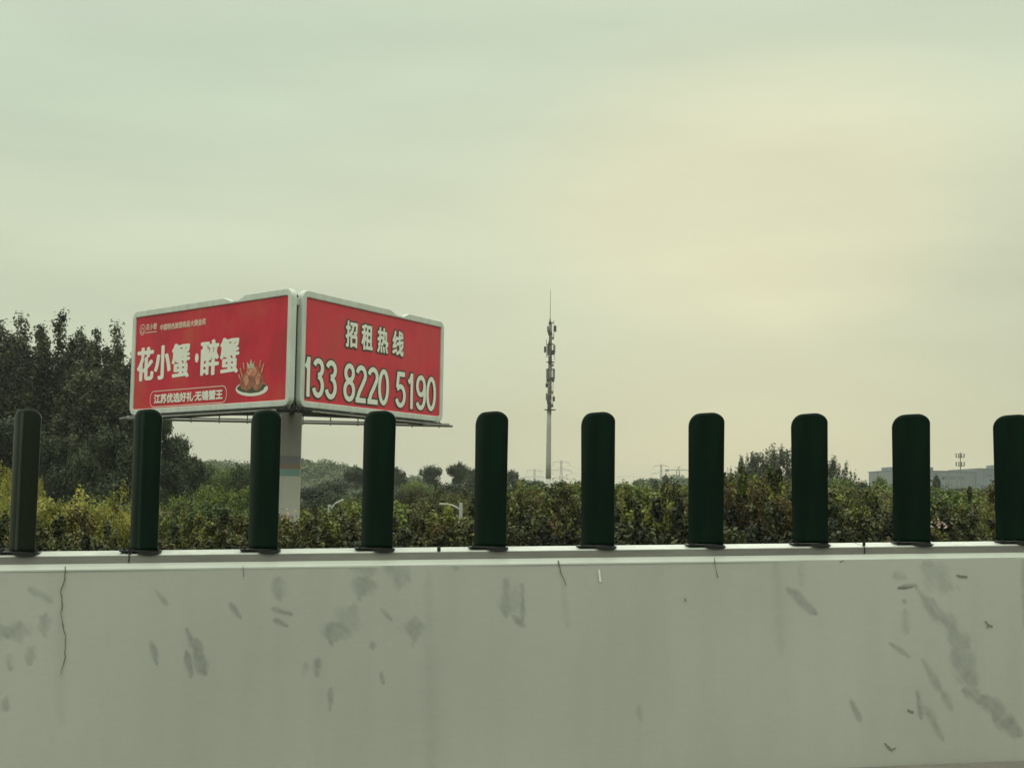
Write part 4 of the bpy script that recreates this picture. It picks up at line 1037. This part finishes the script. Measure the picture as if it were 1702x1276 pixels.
def willow_pts(seed, R_, H, n, leaf):
    r = np.random.default_rng(seed); ns = 170; per = n // ns; P_, T_ = [], []
    for k in range(ns):
        a = r.uniform(0, 6.28); q = R_ * np.sqrt(r.random()); top = H * (0.97 - 0.35 * (q / R_) ** 2) * r.uniform(0.9, 1.0); ln = r.uniform(0.3, 0.75) * H
        s = r.random(per); x = (q + 0.12 * R_ * s) * np.cos(a) + r.normal(size=per) * 0.03 * R_; y = (q + 0.12 * R_ * s) * np.sin(a) + r.normal(size=per) * 0.03 * R_
        P_.append(np.stack([x, y, top - ln * s], 1)); T_.append(np.clip(0.5 + 0.3 * (r.random() - .5) + 0.15 * r.normal(size=per), 0, 1))
    pos = np.concatenate(P_); nrm = r.normal(size=pos.shape); nrm[:, 2] *= 0.4
    return pos, nrm, leaf * (0.6 + 0.8 * r.random(len(pos))), np.concatenate(T_)

def trunk_mesh(name, H, r0, seed, limbs=6, spread=1.5, z1=0.7):
    rnd = random.Random(seed); mb = MB()
    top = H * z1; bend = rnd.uniform(-.02, .02) * H
    mb.tube([Vector((0, 0, -0.3)), Vector((bend * 0.4, 0, top * 0.35)), Vector((bend, bend * 0.5, top * 0.7)), Vector((bend, bend, top))], r0, 8, r0 * 0.3)
    for k in range(limbs):
        z = top * rnd.uniform(0.3, 0.9); a = rnd.uniform(0, 6.28); l = spread * rnd.uniform(0.5, 0.9)
        mb.tube([Vector((bend * 0.7, bend * 0.3, z)), Vector((math.cos(a) * l * 0.5, math.sin(a) * l * 0.5, z + l * 0.45)), Vector((math.cos(a) * l, math.sin(a) * l, z + l * 1.0))], r0 * 0.35, 5, r0 * 0.1)
    me_ = bpy.data.meshes.new(name); me_.from_pydata([tuple(v) for v in mb.v], [], mb.f); me_.materials.append(M['bark']); me_.update()
    return me_

PROTO = {}
def proto(kind, i):
    """unit meshes (crown, trunk): nominal height given alongside"""
    key = (kind, i)
    if key in PROTO: return PROTO[key]
    s = 100 + i * 7 + sum(map(ord, kind))
    if kind in ('shrub', 'fresh', 'brown'):
        H = 1.0; c = leaves('foliage', *lobed(s, shrub_lobes(s, 0.62, 1.0, 12 if kind == 'fresh' else 8), 11500, dict(shrub=0.048, fresh=0.056, brown=0.040)[kind], shell=0.6, jit=0.08), LM[kind], s); t_ = trunk_mesh('stem', 0.9, 0.02, s, 9, 0.35, 0.8)
    elif kind == 'low': H = 1.0; c = leaves('foliage', *lobed(s, shrub_lobes(s, 0.62, 1.0, 6), 8000, 0.062, shell=0.6, jit=0.09), LM['low'], s, 0.6); t_ = None
    elif kind == 'yellow': H = 1.0; c = leaves('foliage', *lobed(s, shrub_lobes(s, 0.7, 0.97, 2), 11000, 0.040, shell=0.6, jit=0.10), LM['yellow'], s, 0.4); t_ = None
    elif kind == 'poplar': H = 18; c = leaves('crown', *lobed(s, poplar_lobes(s, 2.7, 18, 3.5), 50000, 0.20, shell=0.8, jit=0.12), LM['poplar'], s); t_ = trunk_mesh('trunk', 18, 0.28, s, 8, 1.6, 0.85)
    elif kind == 'green': H = 8; c = leaves('crown', *lobed(s, tree_lobes(s, 2.9, 8, 1.5, 30), 21000, 0.14, shell=0.5), LM['green'], s); t_ = trunk_mesh('trunk', 8, 0.18, s, 7, 1.8)
    elif kind == 'olive': H = 8; c = leaves('crown', *lobed(s, tree_lobes(s, 3.0, 8, 1.5, 34, lo=.10, hi=.2), 23000, 0.115, shell=0.5), LM['olive'], s); t_ = trunk_mesh('trunk', 8, 0.16, s, 7, 1.8)
    elif kind == 'dark': H = 10; c = leaves('crown', *lobed(s, tree_lobes(s, 3.0, 10, 0.6, 34, lo=.09, hi=.22), 21000, 0.18, shell=0.6, jit=0.13), LM['dark'], s); t_ = trunk_mesh('trunk', 10, 0.2, s, 7, 2.0)
    elif kind == 'spiky': H = 10; c = leaves('crown', *lobed(s, spiky_lobes(s, 3.2, 10, 2.0), 26000, 0.19, shell=0.8, jit=0.05), LM['dark'], s, 0.4); t_ = trunk_mesh('trunk', 10, 0.22, s, 8, 2.0)
    elif kind == 'grey': H = 8; c = leaves('crown', *willow_pts(s, 3.3, 8, 15000, 0.22), LM['grey'], s, 0.3); t_ = trunk_mesh('trunk', 8, 0.2, s, 6, 1.6)
    elif kind == 'weeping': H = 4; c = leaves('crown', *willow_pts(s, 1.2, 4, 15000, 0.085), LM['yellow'], s, 0.3); t_ = trunk_mesh('trunk', 4, 0.06, s, 6, 0.8)
    PROTO[key] = (c, t_, H)
    return PROTO[key]
NOMW = dict(shrub=1.25, fresh=1.25, brown=1.25, low=1.25, yellow=1.35, poplar=5.4, green=5.8, olive=6.0, dark=6.0, spiky=6.6, grey=6.8, weeping=2.5)
def plant(kind, i, x, y, z0, h, w, label, cat, group, name, rz):
    c, t_, H = proto(kind, i)
    r = empty(name, (x, y, z0), '-' if isinstance(label, tuple) else label, cat, group, rz)
    if isinstance(label, tuple): ROWS.setdefault((label[0] if len(label) == 2 else '%s hedge shrub, %s row' % (label[2], label[0]), gap(label[1])), []).append((label[1], r))
    sc = (w / NOMW[kind], w / NOMW[kind], h / H); r.scale = sc
    o_ = bpy.data.objects.new('foliage' if kind in ('shrub', 'fresh', 'brown', 'low', 'yellow') else 'crown', c); COL.objects.link(o_); o_.parent = r
    if t_ is not None:
        o2 = bpy.data.objects.new(t_.name.split('.')[0], t_); COL.objects.link(o2); o2.parent = r
    return r
ORD = ['first', 'second', 'third', 'fourth', 'fifth', 'sixth', 'seventh', 'eighth', 'ninth', 'tenth']
ROWS = {}
def gap(px):
    if px < 0: return 'beyond the left edge of the photo'
    if px > 1702: return 'beyond the right edge of the photo'
    for i in range(9):
        if PX[i] <= px < PX[i + 1]: return 'between the %s and %s green panels' % (ORD[i], ORD[i + 1])
    return 'left of the first green panel' if px < 100 else 'right of the tenth green panel'
rnd = random.Random(21)
def interp(tab, x): return float(np.interp(x, [a for a, b in tab], [b for a, b in tab]))
# hedge along the far verge, two rows, s about 13.5 to 17
HT = [(-300, 835), (0, 850), (60, 850), (220, 852), (262, 862), (330, 864), (420, 858), (440, 864), (470, 866), (520, 856), (535, 850), (562, 850), (600, 848), (660, 842), (720, 858), (775, 860), (800, 846), (850, 826), (960, 822), (1030, 818), (1100, 816), (1150, 816), (1205, 810), (1290, 800), (1340, 806), (1400, 814), (1480, 820), (1550, 834), (1700, 830), (2000, 825)]
def hedge_row(s0, dy, step, x0, x1, word, jx, kind='shrub'):
    x = x0
    while x < x1:
        px = x + rnd.uniform(-jx, jx)
        u = (px - 851) / F
        D = (O.y + s0 * NY.y) / (1 - u * SL) + 0.16 * s0 * 0 + rnd.uniform(-0.5, 0.5)
        top = P(px, interp(HT, px) + dy + rnd.uniform(-13, 14) * (1.5 if kind == 'low' else 1), D)
        g = ground_z(top.x, top.y); h = max(0.7, top.z - g)
        w = rnd.uniform(1.15, 1.7) * (0.9 + 0.15 * h)
        if kind == 'shrub': kd = rnd.choice(('shrub', 'shrub', 'fresh', 'shrub', 'brown'))
        else: kd = kind
        w *= rnd.choice((0.8, 1.0, 1.25)) if kd != 'low' else 1
        plant(kd, rnd.randrange(6), top.x, top.y, g - 0.03, h, w, ((word, px, dict(shrub='olive-green', fresh='fresh green', brown='reddish-brown', low='dark')[kd])), 'shrub', 'dark shrubs along the foot of the hedge' if kind == 'low' else 'shrubs of the roadside verge hedge', 'roadside_shrub', rnd.uniform(0, 6.28))
        x += step
hedge_row(13.2, 42, 70, -260, 1960, 'front', 24, 'low')
hedge_row(14.6, 16, 70, -260, 1960, 'middle', 16)
hedge_row(16.3, 4, 74, -260, 1960, 'back', 18)
# yellow-green bushes at the left
for k, (px, yt, w, D, lb) in enumerate([(100, 812, 2.1, 21.5, 'bright yellow-green feathery bush just right of the first green panel'), (148, 808, 2.2, 22.2, 'bright yellow-green feathery bush midway between the first and second green panels'),
                                        (192, 818, 1.9, 21.6, 'bright yellow-green feathery bush just left of the second green panel'), (212, 830, 1.0, 20.8, 'small yellow-green bush half hidden by the second green panel'),
                                        (-5, 815, 1.3, 20.5, 'yellow-green bush cut by the left edge of the photo, below the weeping tree'), (62, 828, 1.1, 21, 'yellow-green bush half hidden by the first green panel')]):
    t_ = P(px, yt, D); g = ground_z(t_.x, t_.y); plant('yellow', k % 3, t_.x, t_.y, g, t_.z - g, w, lb, 'bush', 'yellow-green bushes at the left of the hedge', 'yellow_green_bush', k * 1.3)
for k, (px, yt, w, D, lb) in enumerate([(8, 757, 1.1, 23.5, 'yellow-green weeping sapling at the left edge of the photo'), (60, 766, 0.42, 23.2, 'slim yellow-green weeping sapling half behind the first green panel')]):
    t_ = P(px, yt, D); g = ground_z(t_.x, t_.y); plant('weeping', k, t_.x, t_.y, g, t_.z - g, w * 1.3, lb, 'sapling', 'weeping yellow-green saplings', 'weeping_sapling', k)
# blossom in the hedge
for k, (px, py, D, n, lb) in enumerate([(1562, 871, 19.8, 22, 'small cluster of pale pink flowers in the hedge right of the ninth green panel'), (475, 853, 19.6, 10, 'small pale pink flowering twig in front of the billboard pole')]):
    c = P(px, py, D); r = np.random.default_rng(k + 3); pos = r.normal(size=(n, 3)) * np.array([0.07, 0.05, 0.04])
    nr = r.normal(size=(n, 3)); nr[:, 1] -= 1
    me = leaves('flower_cluster', pos, nr, 0.05 * (0.6 + 0.8 * r.random(n)), r.random(n), LM['flower'], k, 0.8)
    o_ = bpy.data.objects.new('flower_cluster', me); COL.objects.link(o_); o_.location = c; tag(o_, lb, 'flowers')

# trees: px, y of the top, width px, D, kind, variant, label
poplG = 'tall dark poplars at the left'
T = [
    (-95, 560, 150, 82, 'poplar', 0, 'tall dark poplar beyond the left edge of the photo', poplG),
    (2, 532, 115, 80, 'poplar', 1, 'tall dark poplar cut by the left edge of the photo', poplG),
    (36, 522, 115, 84, 'poplar', 2, 'tall dark poplar with a broad crown behind the first green panel', poplG),
    (101, 519, 110, 79, 'poplar', 3, 'tallest dark poplar, rising midway between the left edge and the billboard', poplG),
    (135, 543, 80, 86, 'poplar', 1, 'narrow dark poplar right of the tallest one', poplG),
    (160, 543, 80, 80, 'poplar', 0, 'slim dark poplar second left of the billboard', poplG),
    (194, 536, 95, 82, 'poplar', 2, 'dark poplar next to the left edge of the billboard', poplG),
    (68, 548, 100, 88, 'poplar', 0, 'dark poplar filling the gap right of the first green panel', poplG),
    (18, 560, 100, 76, 'poplar', 3, 'lower dark poplar in front at the left edge of the photo', poplG),
    (128, 600, 110, 77, 'poplar', 2, 'lower dark poplar in front of the tallest one', poplG),
    (178, 600, 110, 76, 'poplar', 1, 'lower dark poplar in front, left of the crab billboard', poplG),
    (228, 590, 100, 84, 'poplar', 3, 'dark poplar mostly hidden behind the crab billboard', poplG),
    (262, 690, 90, 80, 'dark', 0, 'dark tree under the left corner of the billboard', 'dark lower trees beside the poplars'),
    (294, 732, 80, 83, 'dark', 1, 'dark tree with a thin leader below the billboard, right of the second green panel', 'dark lower trees beside the poplars'),
    (322, 766, 60, 85, 'dark', 3, 'dark tree where the wooded slope runs down right of the second green panel', 'dark lower trees beside the poplars'),
    (20, 700, 150, 72, 'dark', 2, 'dark bushy tree low in front of the poplars at the left edge', 'dark lower trees beside the poplars'),
    (95, 730, 110, 70, 'dark', 0, 'dark bushy tree low under the poplars right of the first green panel', 'dark lower trees beside the poplars'),
    (140, 752, 80, 60, 'dark', 3, 'rounded dark shrubby tree just above the yellow-green bushes', 'dark lower trees beside the poplars'),
    (180, 720, 120, 71, 'dark', 1, 'dark bushy tree low under the poplars left of the second green panel', 'dark lower trees beside the poplars'),
    (235, 740, 110, 68, 'dark', 2, 'dark bushy tree behind the second green panel', 'dark lower trees beside the poplars'),
    (275, 775, 90, 64, 'dark', 1, 'dark shrubby tree right of the second green panel', 'dark lower trees beside the poplars'),
    (300, 782, 110, 95, 'green', 0, 'mid-green tree right of the second green panel with dark hollows', None),
    (345, 776, 110, 115, 'green', 1, 'mid-green tree midway between the second and third green panels', None),
    (395, 780, 110, 105, 'green', 2, 'mid-green tree close left of the third green panel', None),
    (365, 812, 110, 62, 'green', 3, 'low mid-green tree in front of the two others left of the third panel', None),
    (305, 832, 100, 55, 'green', 1, 'lowest mid-green tree next to the second green panel', None),
    (418, 815, 80, 62, 'green', 0, 'mid-green tree mostly behind the third green panel', None),
    (520, 812, 90, 130, 'dark', 2, 'dusky green tree on the hill foot right of the billboard pole', None),
    (555, 800, 90, 165, 'dark', 0, 'dusky tree halfway between the billboard pole and the fourth green panel', None),
    (592, 779, 62, 170, 'dark', 3, 'taller dusky tree just left of the fourth green panel', None),
    (560, 828, 120, 95, 'green', 2, 'low broad green tree right of the billboard pole above the hedge', None),
    (512, 850, 70, 80, 'olive', 1, 'olive tree beside the billboard pole foot', None),
    (632, 782, 70, 160, 'dark', 1, 'dusky tree hidden behind the fourth green panel', None),
    (657, 779, 48, 150, 'dark', 2, 'narrow dusky tree at the right edge of the fourth green panel', None),
    (692, 786, 48, 190, 'grey', 0, 'pale hazy tree in the dip right of the fourth green panel', None),
    (716, 776, 52, 160, 'dark', 0, 'dusky tree with a ragged top, left of the pair between the fourth and fifth panels', None),
    (762, 774, 58, 155, 'dark', 3, 'dusky tree with a ragged top, right of the pair between the fourth and fifth panels', None),
    (738, 800, 92, 120, 'grey', 1, 'rounded grey-green willow-like tree left of the fifth green panel', None),
    (790, 783, 44, 150, 'dark', 2, 'dusky tree close left of the fifth green panel', None),
    (825, 775, 60, 165, 'dark', 1, 'dusky tree hidden behind the fifth green panel', None),
    (850, 783, 34, 170, 'dark', 0, 'small dusky tree at the right edge of the fifth green panel', None),
    (680, 815, 90, 90, 'olive', 0, 'olive tree right of the fourth green panel above the hedge', None),
    (868, 799, 52, 230, 'dark', 3, 'low dark tree left of the telecom mast foot beside the fifth panel', None),
    (893, 801, 50, 240, 'dark', 1, 'low dark tree directly left of the telecom mast foot', None),
    (932, 802, 52, 245, 'dark', 2, 'low dark tree directly right of the telecom mast foot', None),
    (966, 800, 46, 235, 'dark', 0, 'low dark tree at the left edge of the sixth green panel', None),
    (1000, 800, 60, 240, 'dark', 3, 'low dark tree hidden behind the sixth green panel', None),
    (1036, 805, 46, 230, 'dark', 1, 'low dark tree at the right edge of the sixth green panel', None),
    (1065, 798, 34, 330, 'dark', 2, 'small tree at the left end of the far right-hand hill', None),
    (1086, 797, 30, 340, 'dark', 0, 'small tree on the far hill below the fourth pylon', None),
    (1106, 791, 17, 345, 'dark', 3, 'tiny round tree on the far hill crest left of the crane', None),
    (1095, 808, 60, 210, 'grey', 0, 'greyish tree below the far hill left of the seventh green panel', None),
    (1135, 808, 60, 215, 'dark', 2, 'dark tree below the far hill at the seventh green panel', None),
    (1212, 800, 50, 150, 'olive', 1, 'small olive tree right of the seventh green panel', None),
    (1254, 752, 84, 135, 'spiky', 0, 'dark spiky-topped tree, leftmost of the clump at the eighth green panel', 'clump of dark spiky-topped trees'),
    (1290, 741, 92, 138, 'spiky', 1, 'dark spiky-topped tree, tallest of the clump at the eighth green panel', 'clump of dark spiky-topped trees'),
    (1330, 744, 88, 136, 'spiky', 0, 'dark spiky-topped tree touching the left edge of the eighth green panel', 'clump of dark spiky-topped trees'),
    (1382, 760, 80, 134, 'spiky', 1, 'dark spiky-topped tree showing right of the eighth green panel', 'clump of dark spiky-topped trees'),
    (1232, 770, 56, 133, 'spiky', 1, 'lowest dark spiky-topped tree at the left end of the clump', 'clump of dark spiky-topped trees'),
    (1404, 797, 42, 110, 'green', 3, 'small green tree right of the spiky clump', None),
    (1434, 806, 50, 100, 'dark', 1, 'dark low tree in front of the left end of the long building', None),
    (1463, 799, 56, 80, 'green', 1, 'bright green tree in front of the left end of the long building', None),
    (1488, 812, 50, 85, 'green', 0, 'green tree at the left edge of the ninth green panel', None),
    (1556, 794, 22, 150, 'dark', 3, 'slim dark tree at the right edge of the ninth green panel', None),
    (1592, 813, 60, 200, 'dark', 0, 'low dark tree below the small telecom mast', None),
    (1628, 815, 60, 205, 'dark', 1, 'low dark tree right of the small telecom mast', None),
    (1655, 806, 34, 190, 'dark', 2, 'dark tree at the left edge of the tenth green panel', None),
    (1695, 808, 60, 190, 'dark', 3, 'dark tree behind the tenth green panel', None),
]
for k, (px, yt, wp, D, kind, var, lb, gr_) in enumerate(T):
    t_ = P(px, yt, D); g = ground_z(t_.x, t_.y); w = wp / F * D * dict(poplar=1.45, spiky=1.7, dark=1.35, green=1.3).get(kind, 1.15)
    plant(kind, var, t_.x, t_.y, g, t_.z - g, w, lb, 'tree', gr_, kind_name := dict(poplar='poplar_tree', spiky='spiky_tree', grey='willow_tree').get(kind, 'broadleaf_tree'), rnd.uniform(0, 6.28))
# field trees that fill the ground between the hedge and the horizon
FT = [(-200, 830), (0, 835), (60, 838), (250, 850), (420, 842), (470, 862), (510, 856), (560, 844), (650, 832), (700, 828), (800, 822), (850, 818), (900, 818), (1000, 815), (1100, 813), (1200, 808), (1300, 806), (1400, 812), (1550, 822), (1702, 822), (2000, 815)]
for row, (D0, dy, step, kinds) in enumerate(((34, 8, 88, ('olive', 'olive', 'green')), (48, 0, 80, ('olive', 'green')), (75, -3, 78, ('green', 'olive')), (120, -4, 66, ('dark', 'green', 'dark')))):
    x = -250
    while x < 1960:
        px = x + rnd.uniform(-20, 20); D = D0 * rnd.uniform(0.92, 1.1)
        if row == 0 and (abs(px - 756) < 70 or abs(px - 551) < 70): x += step; continue
        t_ = P(px, interp(FT, px) + dy + rnd.uniform(-5, 7) - (22 * smooth(560, 660, px) * (1 - smooth(840, 880, px)) if row == 3 else 0), D); g = ground_z(t_.x, t_.y); kind = rnd.choice(kinds)
        w = (t_.z - g) * rnd.uniform(0.62, 0.85)
        adj = dict(olive='olive-green', green='mid-green', dark='dark green')[kind]; dist = ('behind the hedge', 'farther behind hedge', 'in middle distance', 'in far belt')[row]
        plant(kind, rnd.randrange(4), t_.x, t_.y, g, t_.z - g, w, (adj + ' low tree ' + dist, px), 'tree', '%s low trees %s' % (adj, dist), 'field_tree', rnd.uniform(0, 6.28))
        x += step
# ------------------------------------------------------------------ hills with woodland
def hill(name, sky_pts, D, depth, seed, n, leaf, lab):
    xs_ = [p[0] for p in sky_pts]
    pxs = np.linspace(xs_[0], xs_[-1], 90); crest = [P(px, interp(sky_pts, px), D) for px in pxs]
    X = np.array([c.x for c in crest]); Zc = np.array([c.z for c in crest])
    nn = 26; vs = []
    fr = np.linspace(-1, 1, nn)
    def zf(xi, f):
        h = np.interp(xi, X, Zc); base_ = -6.5; e = np.clip(1 - f * f, 0, 1) ** 0.8
        edge = min(1, min(xi - X[0], X[-1] - xi) / 12 + 0.02)
        return base_ + (h - 0.6 - base_) * e * max(0, edge)
    for f in fr:
        for xi in X: vs.append((xi, D + f * depth, zf(xi, f)))
    mb = MB(); w = len(X); mb.v = vs; mb.f = [(j * w + i, j * w + i + 1, (j + 1) * w + i + 1, (j + 1) * w + i) for j in range(nn - 1) for i in range(w - 1)]
    tag(mb.build(name, M['soil'], smooth=True), kind='structure')
    r = np.random.default_rng(seed); nc = 420
    cx = r.uniform(X[0] + 3, X[-1] - 3, nc); cf = r.uniform(-0.95, 0.12, nc)
    L = []
    for a, f in zip(cx, cf):
        s = r.uniform(1.0, 2.6) * (0.75 if f > -0.15 else 1); z = zf(a, f)
        L.append((a, D + f * depth, z + s * (0.05 if f > -0.2 else 0.4), s * 1.25, s * 1.25, s * 0.7))
    pos, nr, sz, tn = lobed(seed, L, n, leaf, shell=0.3)
    me_ = leaves('hillside_scrub', pos, nr, sz, tn, LM['hill'], seed)
    o_ = bpy.data.objects.new('hillside_scrub', me_); COL.objects.link(o_)
    tag(o_, lab, 'scrub', kind='stuff')
hill('hill', [(180, 800), (262, 776), (330, 770), (400, 775), (440, 776), (480, 772), (497, 768), (506, 765), (518, 769), (560, 776), (600, 784), (660, 792), (720, 802), (790, 812)], 400, 60, 3, 60000, 0.75, 'green scrub and trees covering the low hill behind the billboard pole')
hill('hill', [(1010, 806), (1050, 801), (1075, 799), (1110, 797), (1150, 796), (1190, 797), (1260, 802), (1340, 812)], 480, 50, 4, 30000, 0.85, 'hazy green scrub covering the far hill below the crane')
# ------------------------------------------------------------------ street lamps beyond the hedge
def lamp_(px, ytop, xe, ye, D, label, both=False):
    a = P(px, ytop, D); b = Vector((a.x, a.y, ground_z(a.x, a.y))); e = P(xe, ye, D)
    r = empty('street_lamp', b, label, 'street lamp', 'white street lamps showing above the hedge')
    q = MB(); q.tube([b, Vector((a.x, a.y, a.z + 0.1))], 0.05, 8, 0.035); q.build('pole', M['lamp'], r, b)
    q = MB(); m_ = a.lerp(e, 0.5) + Vector((0, 0, 0.10)); j = Vector((a.x, a.y, a.z)); q.tube([Vector((a.x, a.y, a.z - 0.06)), a.lerp(e, 0.33) + Vector((0, 0, 0.0)), a.lerp(e, 0.66) + Vector((0, 0, 0.04)), e + Vector((0, 0, 0.06))], 0.022, 6); q.build('arm', M['lamp'], r, b)
    d = (e - a).normalized(); q = MB(); q.box(e + d * 0.08 + Vector((0, 0, 0.06)), (0.20, 0.09, 0.04), (d, Vector((0, 1, 0)), d.cross(Vector((0, 1, 0))))); q.build('lamp_head', M['lamp'], r, b, bevel=0.02)
    if both:
        q = MB(); q.tube([Vector((a.x, a.y, a.z - 0.25)), Vector((a.x + 0.12, a.y, a.z - 0.5)), Vector((a.x + 0.16, a.y, a.z - 1.0))], 0.03, 5); q.build('stay', M['lamp'], r, b)
lamp_(766, 843, 744, 842.5, 28, 'white curved-arm street lamp above the hedge left of the fifth green panel', True)
lamp_(547.5, 846, 558, 841, 28, 'small white street lamp above the hedge right of the billboard pole')
# verge grass
r = np.random.default_rng(9); n = 26000
t_ = r.uniform(-16, 20, n); s_ = r.uniform(12.2, 17.0, n)
pos = np.array(O)[None] + t_[:, None] * exn + s_[:, None] * nyn; pos[:, 2] = -0.075 + GR * t_ + r.random(n) * 0.22
nr = r.normal(size=(n, 3)); nr[:, 2] *= 0.3
me = leaves('verge_grass', pos, nr, 0.16 * (0.5 + r.random(n)), r.random(n), LM['shrub'], 9, 0.16)
o_ = bpy.data.objects.new('verge_grass', me); COL.objects.link(o_); tag(o_, 'rough grass and weeds under the roadside hedge', 'grass', kind='stuff')

# each repeat in a row gets its own words, by where it stands between the green panels
for (word, gp), lst in ROWS.items():
    lst.sort(key=lambda q: q[0]); n = len(lst)
    for i, (px, r_) in enumerate(lst):
        if 'edge of the photo' in gp or n == 1: pos = ''
        elif n == 2: pos = ('left one ', 'right one ')[i]
        elif n == 3: pos = ('left one ', 'middle one ', 'right one ')[i]
        else: pos = ORD[i] + ' from left '
        lead = word
        r_['label'] = '%s, %s%s' % (lead, pos, gp)
